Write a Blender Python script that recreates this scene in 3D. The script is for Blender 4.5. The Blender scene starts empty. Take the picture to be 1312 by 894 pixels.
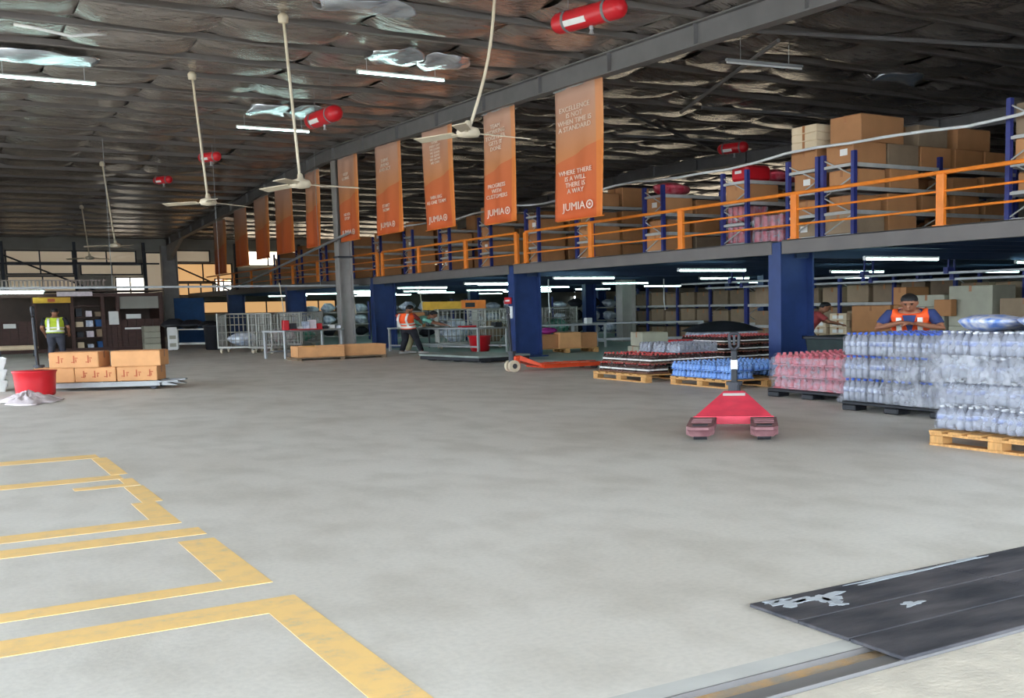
import bpy, bmesh, math, random
from mathutils import Vector, Matrix
random.seed(7)
R = random.random
def RU(a, b): return a + (b - a) * R()
PI = math.pi
SC = bpy.context.scene
COL = SC.collection

# ------------------------------------------------------------------ camera
CAM_H = 1.45
PPX, PPY = 780.0, 540.0                       # optical axis of the shifted lens
VY, VX = (-100.0, 407.0), (3000.0, 345.0)     # where the building's two level axes vanish
FPX = math.sqrt(-((VY[0]-PPX)*(VX[0]-PPX) + (VY[1]-PPY)*(VX[1]-PPY)))
eY = Vector((VY[0]-PPX, PPY-VY[1], -FPX)).normalized()
eX = Vector((VX[0]-PPX, PPY-VX[1], -FPX)).normalized()
eZ = eX.cross(eY)
ROT = Matrix((eX, eY, eZ))
cam_data = bpy.data.cameras.new('camera')
cam_data.sensor_fit = 'HORIZONTAL'; cam_data.sensor_width = 36.0
cam_data.lens = FPX/1312*36
cam_data.shift_x = (656-PPX)/1312; cam_data.shift_y = (PPY-447)/1312
cam_data.clip_start = 0.05; cam_data.clip_end = 500
cam = bpy.data.objects.new('camera', cam_data); COL.objects.link(cam)
cam.matrix_world = Matrix.Translation((0, 0, CAM_H)) @ ROT.to_4x4()
SC.camera = cam

# ------------------------------------------------------------------ daylight and exposure
world = bpy.data.worlds.new('world'); SC.world = world; world.use_nodes = True
wb = world.node_tree.nodes['Background']
wb.inputs['Color'].default_value = (0.72, 0.855, 1.0, 1); wb.inputs['Strength'].default_value = 6.0
SC.view_settings.view_transform = 'Standard'; SC.view_settings.look = 'None'
SC.view_settings.exposure = 0.9; SC.view_settings.gamma = 1.0
SC.view_settings.use_curve_mapping = False
TUBE_POWER = 9.0          # emission of the fluorescent tubes
WINDOW_WARM = 1.0         # sunlit translucent sheets in the end wall, and the added strips

# ------------------------------------------------------------------ helpers
def ray(x, y): return ROT @ Vector((x-PPX, PPY-y, -FPX))
def onz(x, y, z=0.0):
    r = ray(x, y); return Vector((0, 0, CAM_H)) + r*((z-CAM_H)/r.z)
def onx(x, y, X):
    r = ray(x, y); return Vector((0, 0, CAM_H)) + r*(X/r.x)
def ony(x, y, Y):
    r = ray(x, y); return Vector((0, 0, CAM_H)) + r*(Y/r.y)

def lin(c):
    return tuple(((v/255)/12.92 if v/255 <= .04045 else ((v/255+.055)/1.055)**2.4) for v in c)

class MB:
    """collects shapes, then links them as ONE mesh object"""
    def __init__(s): s.v = []; s.f = []; s.m = []
    def add(s, vs, fs, m=0):
        o = len(s.v); s.v += [tuple(v) for v in vs]
        for f in fs: s.f.append(tuple(i+o for i in f)); s.m.append(m)
        return s
    def box(s, c, d, rz=0.0, m=0, bev=0.0, rot=None):
        hx, hy, hz = d[0]/2, d[1]/2, d[2]/2
        M = rot if rot is not None else Matrix.Rotation(rz, 3, 'Z')
        c = Vector(c)
        if bev <= 0:
            vs = [(x*hx, y*hy, z*hz) for x in (-1, 1) for y in (-1, 1) for z in (-1, 1)]
            fs = [(0,1,3,2),(4,6,7,5),(0,4,5,1),(2,3,7,6),(0,2,6,4),(1,5,7,3)]
        else:
            b = min(bev, hx*.9, hy*.9, hz*.9); vs = []; ix = {}
            for x in (-1, 1):
                for y in (-1, 1):
                    for z in (-1, 1):
                        for a in range(3):
                            h = [hx-b, hy-b, hz-b]; h[a] += b
                            ix[(x, y, z, a)] = len(vs); vs.append((x*h[0], y*h[1], z*h[2]))
            fs = []
            for sgn in (-1, 1):
                fs.append([ix[(sgn,y,z,0)] for y, z in ((-1,-1),(1,-1),(1,1),(-1,1))])
                fs.append([ix[(x,sgn,z,1)] for x, z in ((-1,-1),(1,-1),(1,1),(-1,1))])
                fs.append([ix[(x,y,sgn,2)] for x, y in ((-1,-1),(1,-1),(1,1),(-1,1))])
            for p in (-1, 1):
                for q in (-1, 1):
                    fs.append([ix[(p,q,-1,0)], ix[(p,q,1,0)], ix[(p,q,1,1)], ix[(p,q,-1,1)]])
                    fs.append([ix[(p,-1,q,0)], ix[(p,1,q,0)], ix[(p,1,q,2)], ix[(p,-1,q,2)]])
                    fs.append([ix[(-1,p,q,1)], ix[(1,p,q,1)], ix[(1,p,q,2)], ix[(-1,p,q,2)]])
            for x in (-1, 1):
                for y in (-1, 1):
                    for z in (-1, 1): fs.append([ix[(x,y,z,a)] for a in range(3)])
        return s.add([c + M @ Vector(v) for v in vs], fs, m)
    def cyl(s, a, b, r, seg=10, m=0, r1=None):
        return s.tube([a, b], [r, r if r1 is None else r1], seg, m)
    def tube(s, pts, r, seg=8, m=0):
        pts = [Vector(p) for p in pts]; n = len(pts)
        rs = r if isinstance(r, (list, tuple)) else [r]*n
        o = len(s.v); prev = None
        for i, p in enumerate(pts):
            t = (pts[min(i+1, n-1)] - pts[max(i-1, 0)]).normalized()
            if prev is None:
                u = t.cross(Vector((0, 0, 1)) if abs(t.z) < .9 else Vector((1, 0, 0))).normalized()
            else: u = (prev - t*prev.dot(t)).normalized()
            prev = u; w = t.cross(u)
            for k in range(seg):
                a = 2*PI*k/seg; s.v.append(tuple(p + (u*math.cos(a) + w*math.sin(a))*rs[i]))
        for i in range(n-1):
            for k in range(seg):
                k2 = (k+1) % seg
                s.f.append((o+i*seg+k, o+i*seg+k2, o+(i+1)*seg+k2, o+(i+1)*seg+k)); s.m.append(m)
        s.f.append(tuple(o+k for k in range(seg))); s.m.append(m)
        s.f.append(tuple(o+(n-1)*seg+k for k in range(seg))); s.m.append(m)
        return s
    def loft(s, secs, seg=12, m=0):
        """secs: (centre, side vector * half width, front vector * half depth)"""
        o = len(s.v); n = len(secs)
        for c, u, w in secs:
            c, u, w = Vector(c), Vector(u), Vector(w)
            for k in range(seg):
                a = 2*PI*k/seg; s.v.append(tuple(c + u*math.cos(a) + w*math.sin(a)))
        for i in range(n-1):
            for k in range(seg):
                k2 = (k+1) % seg
                s.f.append((o+i*seg+k, o+i*seg+k2, o+(i+1)*seg+k2, o+(i+1)*seg+k)); s.m.append(m)
        s.f.append(tuple(o+k for k in range(seg))); s.m.append(m)
        s.f.append(tuple(o+(n-1)*seg+k for k in range(seg))); s.m.append(m)
        return s
    def ball(s, c, r, seg=12, rings=8, m=0):
        c = Vector(c); r = r if isinstance(r, (tuple, list)) else (r, r, r)
        secs = []
        for i in range(rings+1):
            t = -PI/2 + PI*i/rings; k = max(math.cos(t), .02)
            secs.append((c + Vector((0, 0, r[2]*math.sin(t))), Vector((r[0]*k, 0, 0)), Vector((0, r[1]*k, 0))))
        return s.loft(secs, seg, m)
    def lathe(s, prof, c=(0, 0, 0), seg=14, m=0):
        c = Vector(c)
        return s.loft([(c + Vector((0, 0, z)), Vector((r, 0, 0)), Vector((0, r, 0))) for r, z in prof], seg, m)
    def grid(s, nx, ny, fn, m=0):
        vs = [fn(i/nx, j/ny) for j in range(ny+1) for i in range(nx+1)]
        fs = [(j*(nx+1)+i, j*(nx+1)+i+1, (j+1)*(nx+1)+i+1, (j+1)*(nx+1)+i) for j in range(ny) for i in range(nx)]
        return s.add(vs, fs, m)
    def prism(s, poly, lo, hi, axis='z', m=0):
        n = len(poly)
        def P(p, t): return (p[0], p[1], t) if axis == 'z' else ((p[0], t, p[1]) if axis == 'y' else (t, p[0], p[1]))
        vs = [P(p, lo) for p in poly] + [P(p, hi) for p in poly]
        fs = [tuple(range(n)), tuple(range(n, 2*n))] + [(i, (i+1) % n, n+(i+1) % n, n+i) for i in range(n)]
        return s.add(vs, fs, m)
    def mesh(s, name, mats, smooth=False):
        me = bpy.data.meshes.new(name); me.from_pydata(s.v, [], s.f)
        for mt in (mats if isinstance(mats, (list, tuple)) else [mats]): me.materials.append(mt)
        me.polygons.foreach_set('material_index', s.m)
        bm = bmesh.new(); bm.from_mesh(me); bmesh.ops.recalc_face_normals(bm, faces=bm.faces); bm.to_mesh(me); bm.free()
        if smooth: me.polygons.foreach_set('use_smooth', [True]*len(me.polygons))
        me.update(); return me
    def build(s, name, mats, parent=None, smooth=False, loc=None, rz=0.0):
        return link(name, s.mesh(name, mats, smooth), parent, loc, rz)

KIDS = {}
def link(name, me, parent=None, loc=None, rz=0.0):
    o = bpy.data.objects.new(name, me); COL.objects.link(o)
    if parent is not None:
        o.parent = parent; KIDS.setdefault(parent, []).append(o)
    if loc is not None: o.location = loc
    if rz: o.rotation_euler = (0, 0, rz)
    return o
def tag(o, label=None, cat=None, group=None, kind=None):
    if label: o['label'] = label
    if cat: o['category'] = cat
    if group: o['group'] = group
    if kind: o['kind'] = kind
    return o
def thing(name, label, cat, loc=(0, 0, 0), rz=0.0, group=None):
    o = bpy.data.objects.new(name, None); COL.objects.link(o)
    o.empty_display_size = .1
    o.location = loc; o.rotation_euler = (0, 0, rz)
    return tag(o, label, cat, group)
def dup(o, loc, rz=None, label=None, group=None, scale=None):
    def rec(a, parent):
        c = a.copy(); COL.objects.link(c)
        if parent is not None:
            c.parent = parent; KIDS.setdefault(parent, []).append(c)
        for k in list(KIDS.get(a, [])): rec(k, c)
        return c
    c = rec(o, None); c.location = loc
    if rz is not None: c.rotation_euler = (0, 0, rz)
    if scale: c.scale = scale
    if label: c['label'] = label
    if group: c['group'] = group
    return c
def placer(first):
    """the first call moves the prototype itself, later calls copy it with all its parts"""
    state = [False]
    def place(loc, rz=0.0, label=None, group=None, scale=None):
        if not state[0]:
            state[0] = True; first.location = loc; first.rotation_euler = (0, 0, rz)
            if label: first['label'] = label
            if group: first['group'] = group
            if scale: first.scale = scale
            return first
        return dup(first, loc, rz, label, group, scale)
    return place
def struct(name, mb, mats, parent=None, smooth=False):
    o = mb.build(name, mats, parent, smooth)
    if parent is None: o['kind'] = 'structure'
    return o
def text_mesh(body, size, mt, extrude=.004, spacing=1.0):
    cu = bpy.data.curves.new('lettering', 'FONT'); cu.body = body; cu.size = size
    cu.align_x = 'CENTER'; cu.align_y = 'CENTER'; cu.extrude = extrude; cu.space_line = spacing; cu.resolution_u = 2
    ob = bpy.data.objects.new('lettering', cu); COL.objects.link(ob)
    me = bpy.data.meshes.new_from_object(ob.evaluated_get(bpy.context.evaluated_depsgraph_get()))
    bpy.data.objects.remove(ob); bpy.data.curves.remove(cu)
    me.materials.clear(); me.materials.append(mt); return me
ORD = ['first', 'second', 'third', 'fourth', 'fifth', 'sixth', 'seventh', 'eighth', 'ninth', 'tenth', 'eleventh', 'twelfth', 'thirteenth', 'fourteenth', 'fifteenth', 'sixteenth']

# ------------------------------------------------------------------ materials
def nodes(name):
    m = bpy.data.materials.new(name); m.use_nodes = True
    nt = m.node_tree; return m, nt, nt.nodes['Principled BSDF']
def mat(name, rgb, rough=.6, metal=0.0, var=.12, scale=6.0, bump=0.0, bscale=None, spec=.4, alt=None, objvar=0.0, stretch=None):
    """procedural: base colour broken up by noise, optional fine relief, optional object-to-object variation"""
    m, nt, b = nodes(name); N = nt.nodes; L = nt.links
    c = lin(rgb)
    tc = N.new('ShaderNodeTexCoord'); nz = N.new('ShaderNodeTexNoise')
    nz.inputs['Scale'].default_value = scale; nz.inputs['Detail'].default_value = 4
    src = tc.outputs['Object']
    if stretch:
        mp = N.new('ShaderNodeMapping'); mp.inputs['Scale'].default_value = stretch; L.new(src, mp.inputs['Vector']); src = mp.outputs['Vector']
    L.new(src, nz.inputs['Vector'])
    rp = N.new('ShaderNodeValToRGB'); L.new(nz.outputs['Fac'], rp.inputs['Fac'])
    a = lin(alt) if alt else tuple(v*(1-var) for v in c); d = c if alt else tuple(min(1, v*(1+var)) for v in c)
    rp.color_ramp.elements[0].position = .35; rp.color_ramp.elements[0].color = (*a, 1)
    rp.color_ramp.elements[1].position = .65; rp.color_ramp.elements[1].color = (*d, 1)
    out = rp.outputs['Color']
    if objvar:
        oi = N.new('ShaderNodeObjectInfo'); hs = N.new('ShaderNodeHueSaturation'); mr = N.new('ShaderNodeMapRange')
        L.new(oi.outputs['Random'], mr.inputs['Value']); mr.inputs['To Min'].default_value = 1-objvar; mr.inputs['To Max'].default_value = 1+objvar
        L.new(mr.outputs['Result'], hs.inputs['Value']); L.new(out, hs.inputs['Color']); out = hs.outputs['Color']
    L.new(out, b.inputs['Base Color'])
    b.inputs['Roughness'].default_value = rough; b.inputs['Metallic'].default_value = metal
    b.inputs['Specular IOR Level'].default_value = spec
    if bump:
        n2 = N.new('ShaderNodeTexNoise'); n2.inputs['Scale'].default_value = bscale or scale*4; n2.inputs['Detail'].default_value = 3
        L.new(src, n2.inputs['Vector'])
        bp = N.new('ShaderNodeBump'); bp.inputs['Strength'].default_value = bump; bp.inputs['Distance'].default_value = .02
        L.new(n2.outputs['Fac'], bp.inputs['Height']); L.new(bp.outputs['Normal'], b.inputs['Normal'])
    return m
def glow(name, rgb, power):
    m, nt, b = nodes(name)
    b.inputs['Base Color'].default_value = (*lin(rgb), 1)
    b.inputs['Emission Color'].default_value = (*lin(rgb), 1); b.inputs['Emission Strength'].default_value = power
    return m
def film(name, rgb, alpha, rough=.25):
    """thin clear plastic: mostly see-through, with a glossy wrinkled sheen"""
    m, nt, b = nodes(name); N = nt.nodes; L = nt.links
    b.inputs['Base Color'].default_value = (*lin(rgb), 1); b.inputs['Roughness'].default_value = rough
    b.inputs['Specular IOR Level'].default_value = .8
    tc = N.new('ShaderNodeTexCoord'); nz = N.new('ShaderNodeTexNoise'); nz.inputs['Scale'].default_value = 9; nz.inputs['Detail'].default_value = 3
    L.new(tc.outputs['Object'], nz.inputs['Vector'])
    mr = N.new('ShaderNodeMapRange'); mr.inputs['From Min'].default_value = .35; mr.inputs['From Max'].default_value = .65
    mr.inputs['To Min'].default_value = alpha*.4; mr.inputs['To Max'].default_value = min(1, alpha*1.6)
    L.new(nz.outputs['Fac'], mr.inputs['Value']); L.new(mr.outputs['Result'], b.inputs['Alpha'])
    bp = N.new('ShaderNodeBump'); bp.inputs['Strength'].default_value = .8; bp.inputs['Distance'].default_value = .03
    n2 = N.new('ShaderNodeTexNoise'); n2.inputs['Scale'].default_value = 14; L.new(tc.outputs['Object'], n2.inputs['Vector'])
    L.new(n2.outputs['Fac'], bp.inputs['Height']); L.new(bp.outputs['Normal'], b.inputs['Normal'])
    return m

def concrete():
    m, nt, b = nodes('worn_concrete'); N = nt.nodes; L = nt.links
    tc = N.new('ShaderNodeTexCoord')
    def noise(sc, det, st=None):
        n = N.new('ShaderNodeTexNoise'); n.inputs['Scale'].default_value = sc; n.inputs['Detail'].default_value = det
        if st:
            mp = N.new('ShaderNodeMapping'); mp.inputs['Scale'].default_value = st; L.new(tc.outputs['Object'], mp.inputs['Vector']); L.new(mp.outputs['Vector'], n.inputs['Vector'])
        else: L.new(tc.outputs['Object'], n.inputs['Vector'])
        return n
    big = noise(.35, 5); mid = noise(2.2, 8, (1, .6, 1)); fine = noise(30, 6)
    r1 = N.new('ShaderNodeValToRGB'); L.new(big.outputs['Fac'], r1.inputs['Fac'])
    r1.color_ramp.elements[0].position = .3; r1.color_ramp.elements[0].color = (*lin((204, 196, 184)), 1)
    r1.color_ramp.elements[1].position = .7; r1.color_ramp.elements[1].color = (*lin((222, 216, 206)), 1)
    r2 = N.new('ShaderNodeValToRGB'); L.new(mid.outputs['Fac'], r2.inputs['Fac'])
    r2.color_ramp.elements[0].position = .36; r2.color_ramp.elements[0].color = (.84, .83, .81, 1)
    r2.color_ramp.elements[1].position = .56; r2.color_ramp.elements[1].color = (1, 1, 1, 1)
    mx = N.new('ShaderNodeMix'); mx.data_type = 'RGBA'; mx.blend_type = 'MULTIPLY'; mx.inputs[0].default_value = .8
    L.new(r1.outputs['Color'], mx.inputs[6]); L.new(r2.outputs['Color'], mx.inputs[7])
    r3 = N.new('ShaderNodeValToRGB'); L.new(fine.outputs['Fac'], r3.inputs['Fac'])
    r3.color_ramp.elements[0].position = .3; r3.color_ramp.elements[0].color = (.88, .88, .88, 1)
    r3.color_ramp.elements[1].position = .6; r3.color_ramp.elements[1].color = (1, 1, 1, 1)
    m2 = N.new('ShaderNodeMix'); m2.data_type = 'RGBA'; m2.blend_type = 'MULTIPLY'; m2.inputs[0].default_value = .7
    L.new(mx.outputs[2], m2.inputs[6]); L.new(r3.outputs['Color'], m2.inputs[7])
    L.new(m2.outputs[2], b.inputs['Base Color'])
    b.inputs['Roughness'].default_value = .55; b.inputs['Specular IOR Level'].default_value = .35
    bp = N.new('ShaderNodeBump'); bp.inputs['Strength'].default_value = .15; bp.inputs['Distance'].default_value = .01
    L.new(fine.outputs['Fac'], bp.inputs['Height']); L.new(bp.outputs['Normal'], b.inputs['Normal'])
    return m
def worn_paint():
    """yellow floor paint, worn through in patches"""
    m, nt, b = nodes('worn_yellow_paint'); N = nt.nodes; L = nt.links
    tc = N.new('ShaderNodeTexCoord'); n = N.new('ShaderNodeTexNoise'); n.inputs['Scale'].default_value = 7; n.inputs['Detail'].default_value = 9; n.inputs['Roughness'].default_value = .7
    L.new(tc.outputs['Object'], n.inputs['Vector'])
    r = N.new('ShaderNodeValToRGB'); L.new(n.outputs['Fac'], r.inputs['Fac'])
    e = r.color_ramp.elements
    e[0].position = .30; e[0].color = (*lin((206, 190, 158)), 1); e[1].position = .55; e[1].color = (*lin((250, 206, 132)), 1)
    k = e.new(.42); k.color = (*lin((240, 200, 136)), 1)
    L.new(r.outputs['Color'], b.inputs['Base Color']); b.inputs['Roughness'].default_value = .5
    return m
def foil_mat(name, rgb, rough, metal, bump):
    m, nt, b = nodes(name); N = nt.nodes; L = nt.links
    tc = N.new('ShaderNodeTexCoord'); n = N.new('ShaderNodeTexNoise'); n.inputs['Scale'].default_value = 1.6; n.inputs['Detail'].default_value = 6
    mp = N.new('ShaderNodeMapping'); mp.inputs['Scale'].default_value = (1, 2.2, 1); L.new(tc.outputs['Object'], mp.inputs['Vector'])
    L.new(mp.outputs['Vector'], n.inputs['Vector'])
    r = N.new('ShaderNodeValToRGB'); L.new(n.outputs['Fac'], r.inputs['Fac'])
    c = lin(rgb)
    r.color_ramp.elements[0].position = .3; r.color_ramp.elements[0].color = (*[v*.7 for v in c], 1)
    r.color_ramp.elements[1].position = .7; r.color_ramp.elements[1].color = (*[v*1.25 for v in c], 1)
    L.new(r.outputs['Color'], b.inputs['Base Color'])
    b.inputs['Roughness'].default_value = rough; b.inputs['Metallic'].default_value = metal
    bp = N.new('ShaderNodeBump'); bp.inputs['Strength'].default_value = bump; bp.inputs['Distance'].default_value = .06
    n2 = N.new('ShaderNodeTexNoise'); n2.inputs['Scale'].default_value = 3.5; n2.inputs['Detail'].default_value = 3; L.new(mp.outputs['Vector'], n2.inputs['Vector'])
    L.new(n2.outputs['Fac'], bp.inputs['Height']); L.new(bp.outputs['Normal'], b.inputs['Normal'])
    return m

M = dict(
    concrete=concrete(), paint=worn_paint(),
    apron=mat('pale_outdoor_concrete', (206, 196, 180), .8, var=.10, scale=5, bump=.3, bscale=40),
    kerb=mat('smooth_cement_edge', (188, 186, 180), .7, var=.06, scale=4),
    rust=mat('rusty_sill_track', (196, 158, 112), .7, alt=(160, 148, 132), scale=9, bump=.3),
    rubber=mat('scuffed_black_rubber', (86, 82, 84), .6, alt=(48, 49, 55), scale=2.4, bump=.2, stretch=(1, 3, 1)),
    scuff=mat('pale_dried_spill', (176, 180, 184), .7, var=.08, scale=12),
    foil=foil_mat('dull_foil_insulation', (178, 167, 158), .24, .60, .55),
    foil_bright=foil_mat('torn_and_tube_lit_foil', (232, 238, 244), .26, .8, .5),  # paler, glossier foil; the tubes' light on it is put into the colour
    steel=mat('grey_painted_steel', (118, 114, 112), .55, var=.07, scale=2),
    purlin=mat('galvanised_purlin', (124, 116, 110), .6, .0, var=.08, scale=1.5),
    column=mat('grey_painted_column', (160, 153, 146), .5, var=.08, scale=2),
    blue=mat('blue_painted_steel', (40, 58, 104), .45, var=.14, scale=2.5),
    navy=mat('dark_blue_painted_deck', (52, 66, 92), .6, var=.12, scale=1.5),
    rackblue=mat('blue_rack_enamel', (44, 50, 112), .45, var=.1, scale=5),
    orange=mat('orange_rail_enamel', (232, 128, 40), .45, var=.08, scale=4),
    fascia=mat('grey_fascia_paint', (106, 99, 94), .6, var=.08, scale=1.3),
    beamgrey=mat('pale_rack_beam', (176, 172, 165), .5, var=.1, scale=4),
    sheet=mat('grey_wall_sheeting', (150, 144, 132), .6, var=.1, scale=.8),
    darkwall=mat('dim_brown_panelling', (78, 62, 52), .7, var=.14, scale=1.5),
    wood=mat('dark_brown_timber', (72, 46, 37), .6, var=.18, scale=4, stretch=(1, 1, 6)),
    carton=mat('brown_cardboard', (178, 124, 80), .8, var=.06, scale=3, objvar=.16),
    carton_dim=mat('dull_brown_cardboard', (138, 116, 92), .8, var=.08, scale=3, objvar=.22),
    carton_pale=mat('pale_cream_cardboard', (214, 190, 156), .8, var=.05, scale=3),
    carton_grey=mat('greyish_cardboard', (168, 162, 142), .8, var=.06, scale=3, objvar=.12),
    carton_orange=mat('orange_brown_cardboard', (212, 154, 102), .8, var=.06, scale=4, objvar=.08),
    tape=mat('brown_parcel_tape', (160, 104, 62), .3, var=.05),
    print_red=mat('red_carton_print', (184, 92, 58), .7, var=.1, scale=20),
    label=mat('white_paper_label', (226, 222, 214), .7, var=.04),
    red=mat('red_enamel', (196, 30, 38), .35, var=.06, scale=3),
    jackred=mat('faded_red_enamel', (226, 66, 84), .45, var=.1, scale=5, bump=.05),
    jackdust=mat('dusty_worn_fork', (150, 108, 108), .7, alt=(128, 84, 86), scale=8),
    jackorange=mat('orange_red_enamel', (218, 74, 36), .4, var=.1, scale=5),
    black=mat('black_plastic', (34, 34, 38), .5, var=.15, scale=5),
    darkgrey=mat('dark_grey_metal', (62, 62, 66), .5, .3, var=.1),
    grey=mat('light_grey_metal', (168, 168, 166), .45, .3, var=.08),
    cage=mat('dull_galvanised_wire', (168, 164, 154), .45, .35, var=.1),
    white=mat('white_plastic', (226, 224, 218), .45, var=.04),
    cream=mat('cream_enamel', (216, 200, 172), .45, var=.05),
    tyre=mat('cream_nylon_wheel', (206, 188, 160), .5, var=.08),
    pine=mat('pine_pallet_board', (196, 146, 88), .75, var=.18, scale=5, stretch=(1, 6, 1)),
    cloth=mat('crumpled_pale_sheet', (222, 206, 206), .8, var=.12, scale=6, bump=.3),
    skin=mat('skin', (150, 100, 74), .55, var=.06, scale=8),
    hair=mat('black_hair', (24, 22, 22), .6, var=.2, scale=30),
    hiviz=mat('orange_hi_vis_mesh', (255, 92, 36), .7, var=.06, scale=12),
    lime=mat('lime_hi_vis_mesh', (186, 202, 52), .7, var=.06, scale=12),
    reflect=mat('silver_reflective_tape', (222, 218, 208), .35, .2, var=.05),
    shirtblue=mat('navy_blue_shirt', (48, 60, 104), .85, var=.12, scale=9),
    mint=mat('mint_shirt', (136, 200, 178), .85, var=.08, scale=9),
    maroon=mat('dull_red_shirt', (150, 60, 58), .85, var=.08, scale=9),
    darkcloth=mat('black_trouser_cloth', (30, 30, 36), .85, var=.15, scale=9),
    greycloth=mat('dark_grey_trouser_cloth', (66, 66, 74), .85, var=.12, scale=9),
    khaki=mat('khaki_trouser_cloth', (150, 140, 104), .85, var=.12, scale=9),
    shoe=mat('pale_trainer', (206, 200, 194), .6, var=.08),
    water=mat('clear_water_bottle', (142, 144, 156), .18, var=.12, scale=8, spec=.7),
    bluelabel=mat('blue_bottle_label', (48, 84, 166), .4, alt=(196, 200, 214), scale=9),
    bluecap=mat('blue_bottle_cap', (36, 92, 210), .35, var=.05),
    whitecap=mat('white_bottle_cap', (230, 230, 230), .35, var=.05),
    cola=mat('dark_cola_bottle', (56, 26, 22), .15, var=.12, spec=.7),
    redcan=mat('red_printed_pack', (196, 30, 56), .35, alt=(214, 120, 128), scale=7),
    redlabel=mat('red_bottle_label', (190, 52, 48), .4, var=.1),
    bluepack=mat('blue_printed_pack', (40, 98, 196), .3, alt=(130, 172, 222), scale=6),
    greenpack=mat('green_printed_pack', (60, 140, 110), .35, alt=(150, 196, 180), scale=6),
    tray=mat('brown_carton_tray', (120, 82, 62), .7, var=.15, scale=10),
    film=film('clear_shrink_film', (178, 178, 186), .30),
    film_faint=film('faint_shrink_film', (210, 206, 200), .04, .5),
    tealfloor=mat('green_grey_floor_coating', (158, 178, 170), .5, var=.07, scale=1.2),
    plate=mat('greenish_grey_plate', (142, 150, 142), .5, var=.1, scale=3),
    film_thin=film('thin_shrink_film', (200, 204, 212), .09),
    railpale=mat('dusty_pale_slat', (150, 134, 124), .7, var=.06),
    brightsheet=glow('added_window_strip_glow', (255, 240, 212), 2.1*WINDOW_WARM),  # glow of the window strips added for the foil glints
    film_thick=film('cloudy_stretch_film', (172, 172, 178), .42),
    tube=glow('lit_fluorescent_tube', (206, 250, 244), TUBE_POWER),
    tube_dim=glow('lit_tube_seen_through_dust', (236, 240, 250), TUBE_POWER*.7),
    warmsheet=glow('sunlit_translucent_sheet', (226, 176, 118), .44*WINDOW_WARM),
    palesheet=glow('sunlit_pale_sheet', (228, 206, 174), .145*WINDOW_WARM),
    daylight=glow('open_vent_to_daylight', (255, 248, 232), 1.6*WINDOW_WARM),
    boardyellow=mat('yellow_sign_board', (214, 164, 52), .6, var=.08),
    bluelit=mat('blue_cloth_screen', (44, 84, 132), .7, var=.1, scale=4),
    parcel=mat('pale_poly_parcel', (240, 242, 246), .4, alt=(150, 160, 180), scale=5, objvar=.15),
    magenta=mat('magenta_bag', (150, 40, 120), .6, var=.1),
    yellow=mat('yellow_plastic', (236, 196, 40), .45, var=.06),
    lettering=mat('pale_banner_lettering', (240, 218, 196), .7, var=.03),
    rope=mat('pale_cable_sheath', (206, 204, 200), .5, var=.05),
)

# ================================================================== THE SETTING
X0, X1, YF, YB = -7.0, 42.0, 3.3, 71.3      # building shell
RIDGE = 40.0
def roof_z(y):                               # underside of the rafters
    return 6.82 - (RIDGE-y)*.0217 if y < RIDGE else 6.82 - (y-RIDGE)*.0426
# ---- floor, painted bays, door sill, apron outside
floor = struct('floor', MB().box(((X0+X1)/2, (YF+YB)/2, -.1), (X1-X0, YB-YF, .2)), M['concrete'])
MB().box(((14.0+X1)/2, (YF+YB)/2, .0), (X1-14.0, YB-YF-.02, .006)).build('coated_floor', M['tealfloor'], floor)
def paint(x0, x1, y0, y1): 
    MB().box(((x0+x1)/2, (y0+y1)/2, .001), (x1-x0, y1-y0, .0024)).build('painted_line', M['paint'], floor)
for args in [(-3, 1.31, 5.20, 5.47), (1.31, 1.51, 3.45, 5.47), (-3, 1.27, 5.80, 5.98), (1.27, 1.49, 5.80, 7.2),
             (-3, 1.48, 7.36, 7.62), (-3, 1.25, 7.86, 8.12), (1.25, 1.42, 7.86, 8.9), (1.33, 1.48, 8.9, 9.80), (.96, 1.36, 9.84, 10.0), (1.36, 1.47, 9.84, 10.3),
             (-3, 1.40, 10.32, 10.60), (1.34, 1.48, 10.62, 11.98), (-3, 1.42, 12.0, 12.32)]: paint(*args)
MB().box((0.5, 3.24, -.10), (9, .12, .2)).build('cement_edge', M['kerb'], floor)
gr = MB(); gr.box((.5, 3.065, -.11), (9, .23, .17)); struct('trim_1', gr, M['rust'])
 
gd = MB().box((5, -8.525, -.11), (60, 22.95, .2)).box(((X0-45)/2, 27, -.11), (45+X0-.2+X0*0, 100, .2)); struct('ground', gd, M['apron'])
bar = MB(); bar.box((.5, 2.962, -.02), (9, .012, .05)); bar.box((.5, 3.02, -.022), (9, .09, .03)); bar.box((.5, 3.176, -.02), (9, .010, .04)); struct('trim_2', bar, M['steel'])

# ---- walls
wl = MB()                                       # left wall: unseen open doors, guessed from the painted bays, added for daylight
wl.box((X0-.1, (YF+YB)/2, 6.0), (.2, YB-YF, 2.8)); wl.box((X0-.1, (38+YB)/2, 2.3), (.2, YB-38, 4.6))
for y in (4.0, 14.5, 25, 35.5): wl.box((X0-.1, y, 2.3), (.2, .7, 4.6))
struct('wall_left', wl, M['sheet'])
struct('added_canopy', MB().box((3, -2.9, 6.3), (36, 12.2, .15)), M['sheet'])  # unseen roof outside, added to hold sky light off apron and near floor
wr = MB(); wr.box((X1+.1, (YF+YB)/2, 1.7), (.2, YB-YF, 3.4)); wr.box((X1+.1, (YF+YB)/2, 6.35), (.2, YB-YF, 2.1)); wr.box((X1+.1, 25, 4.35), (.2, 43.4, 1.9))
wr.box((X1+.16, (YF+YB)/2, 4.35), (.06, YB-YF, 1.9)); struct('wall_right', wr, M['sheet'])
DOOR0, DOOR1, DOORZ = -5.5, 13.5, 5.6        # the open loading door the photographer stands in
wf = MB()
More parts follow.
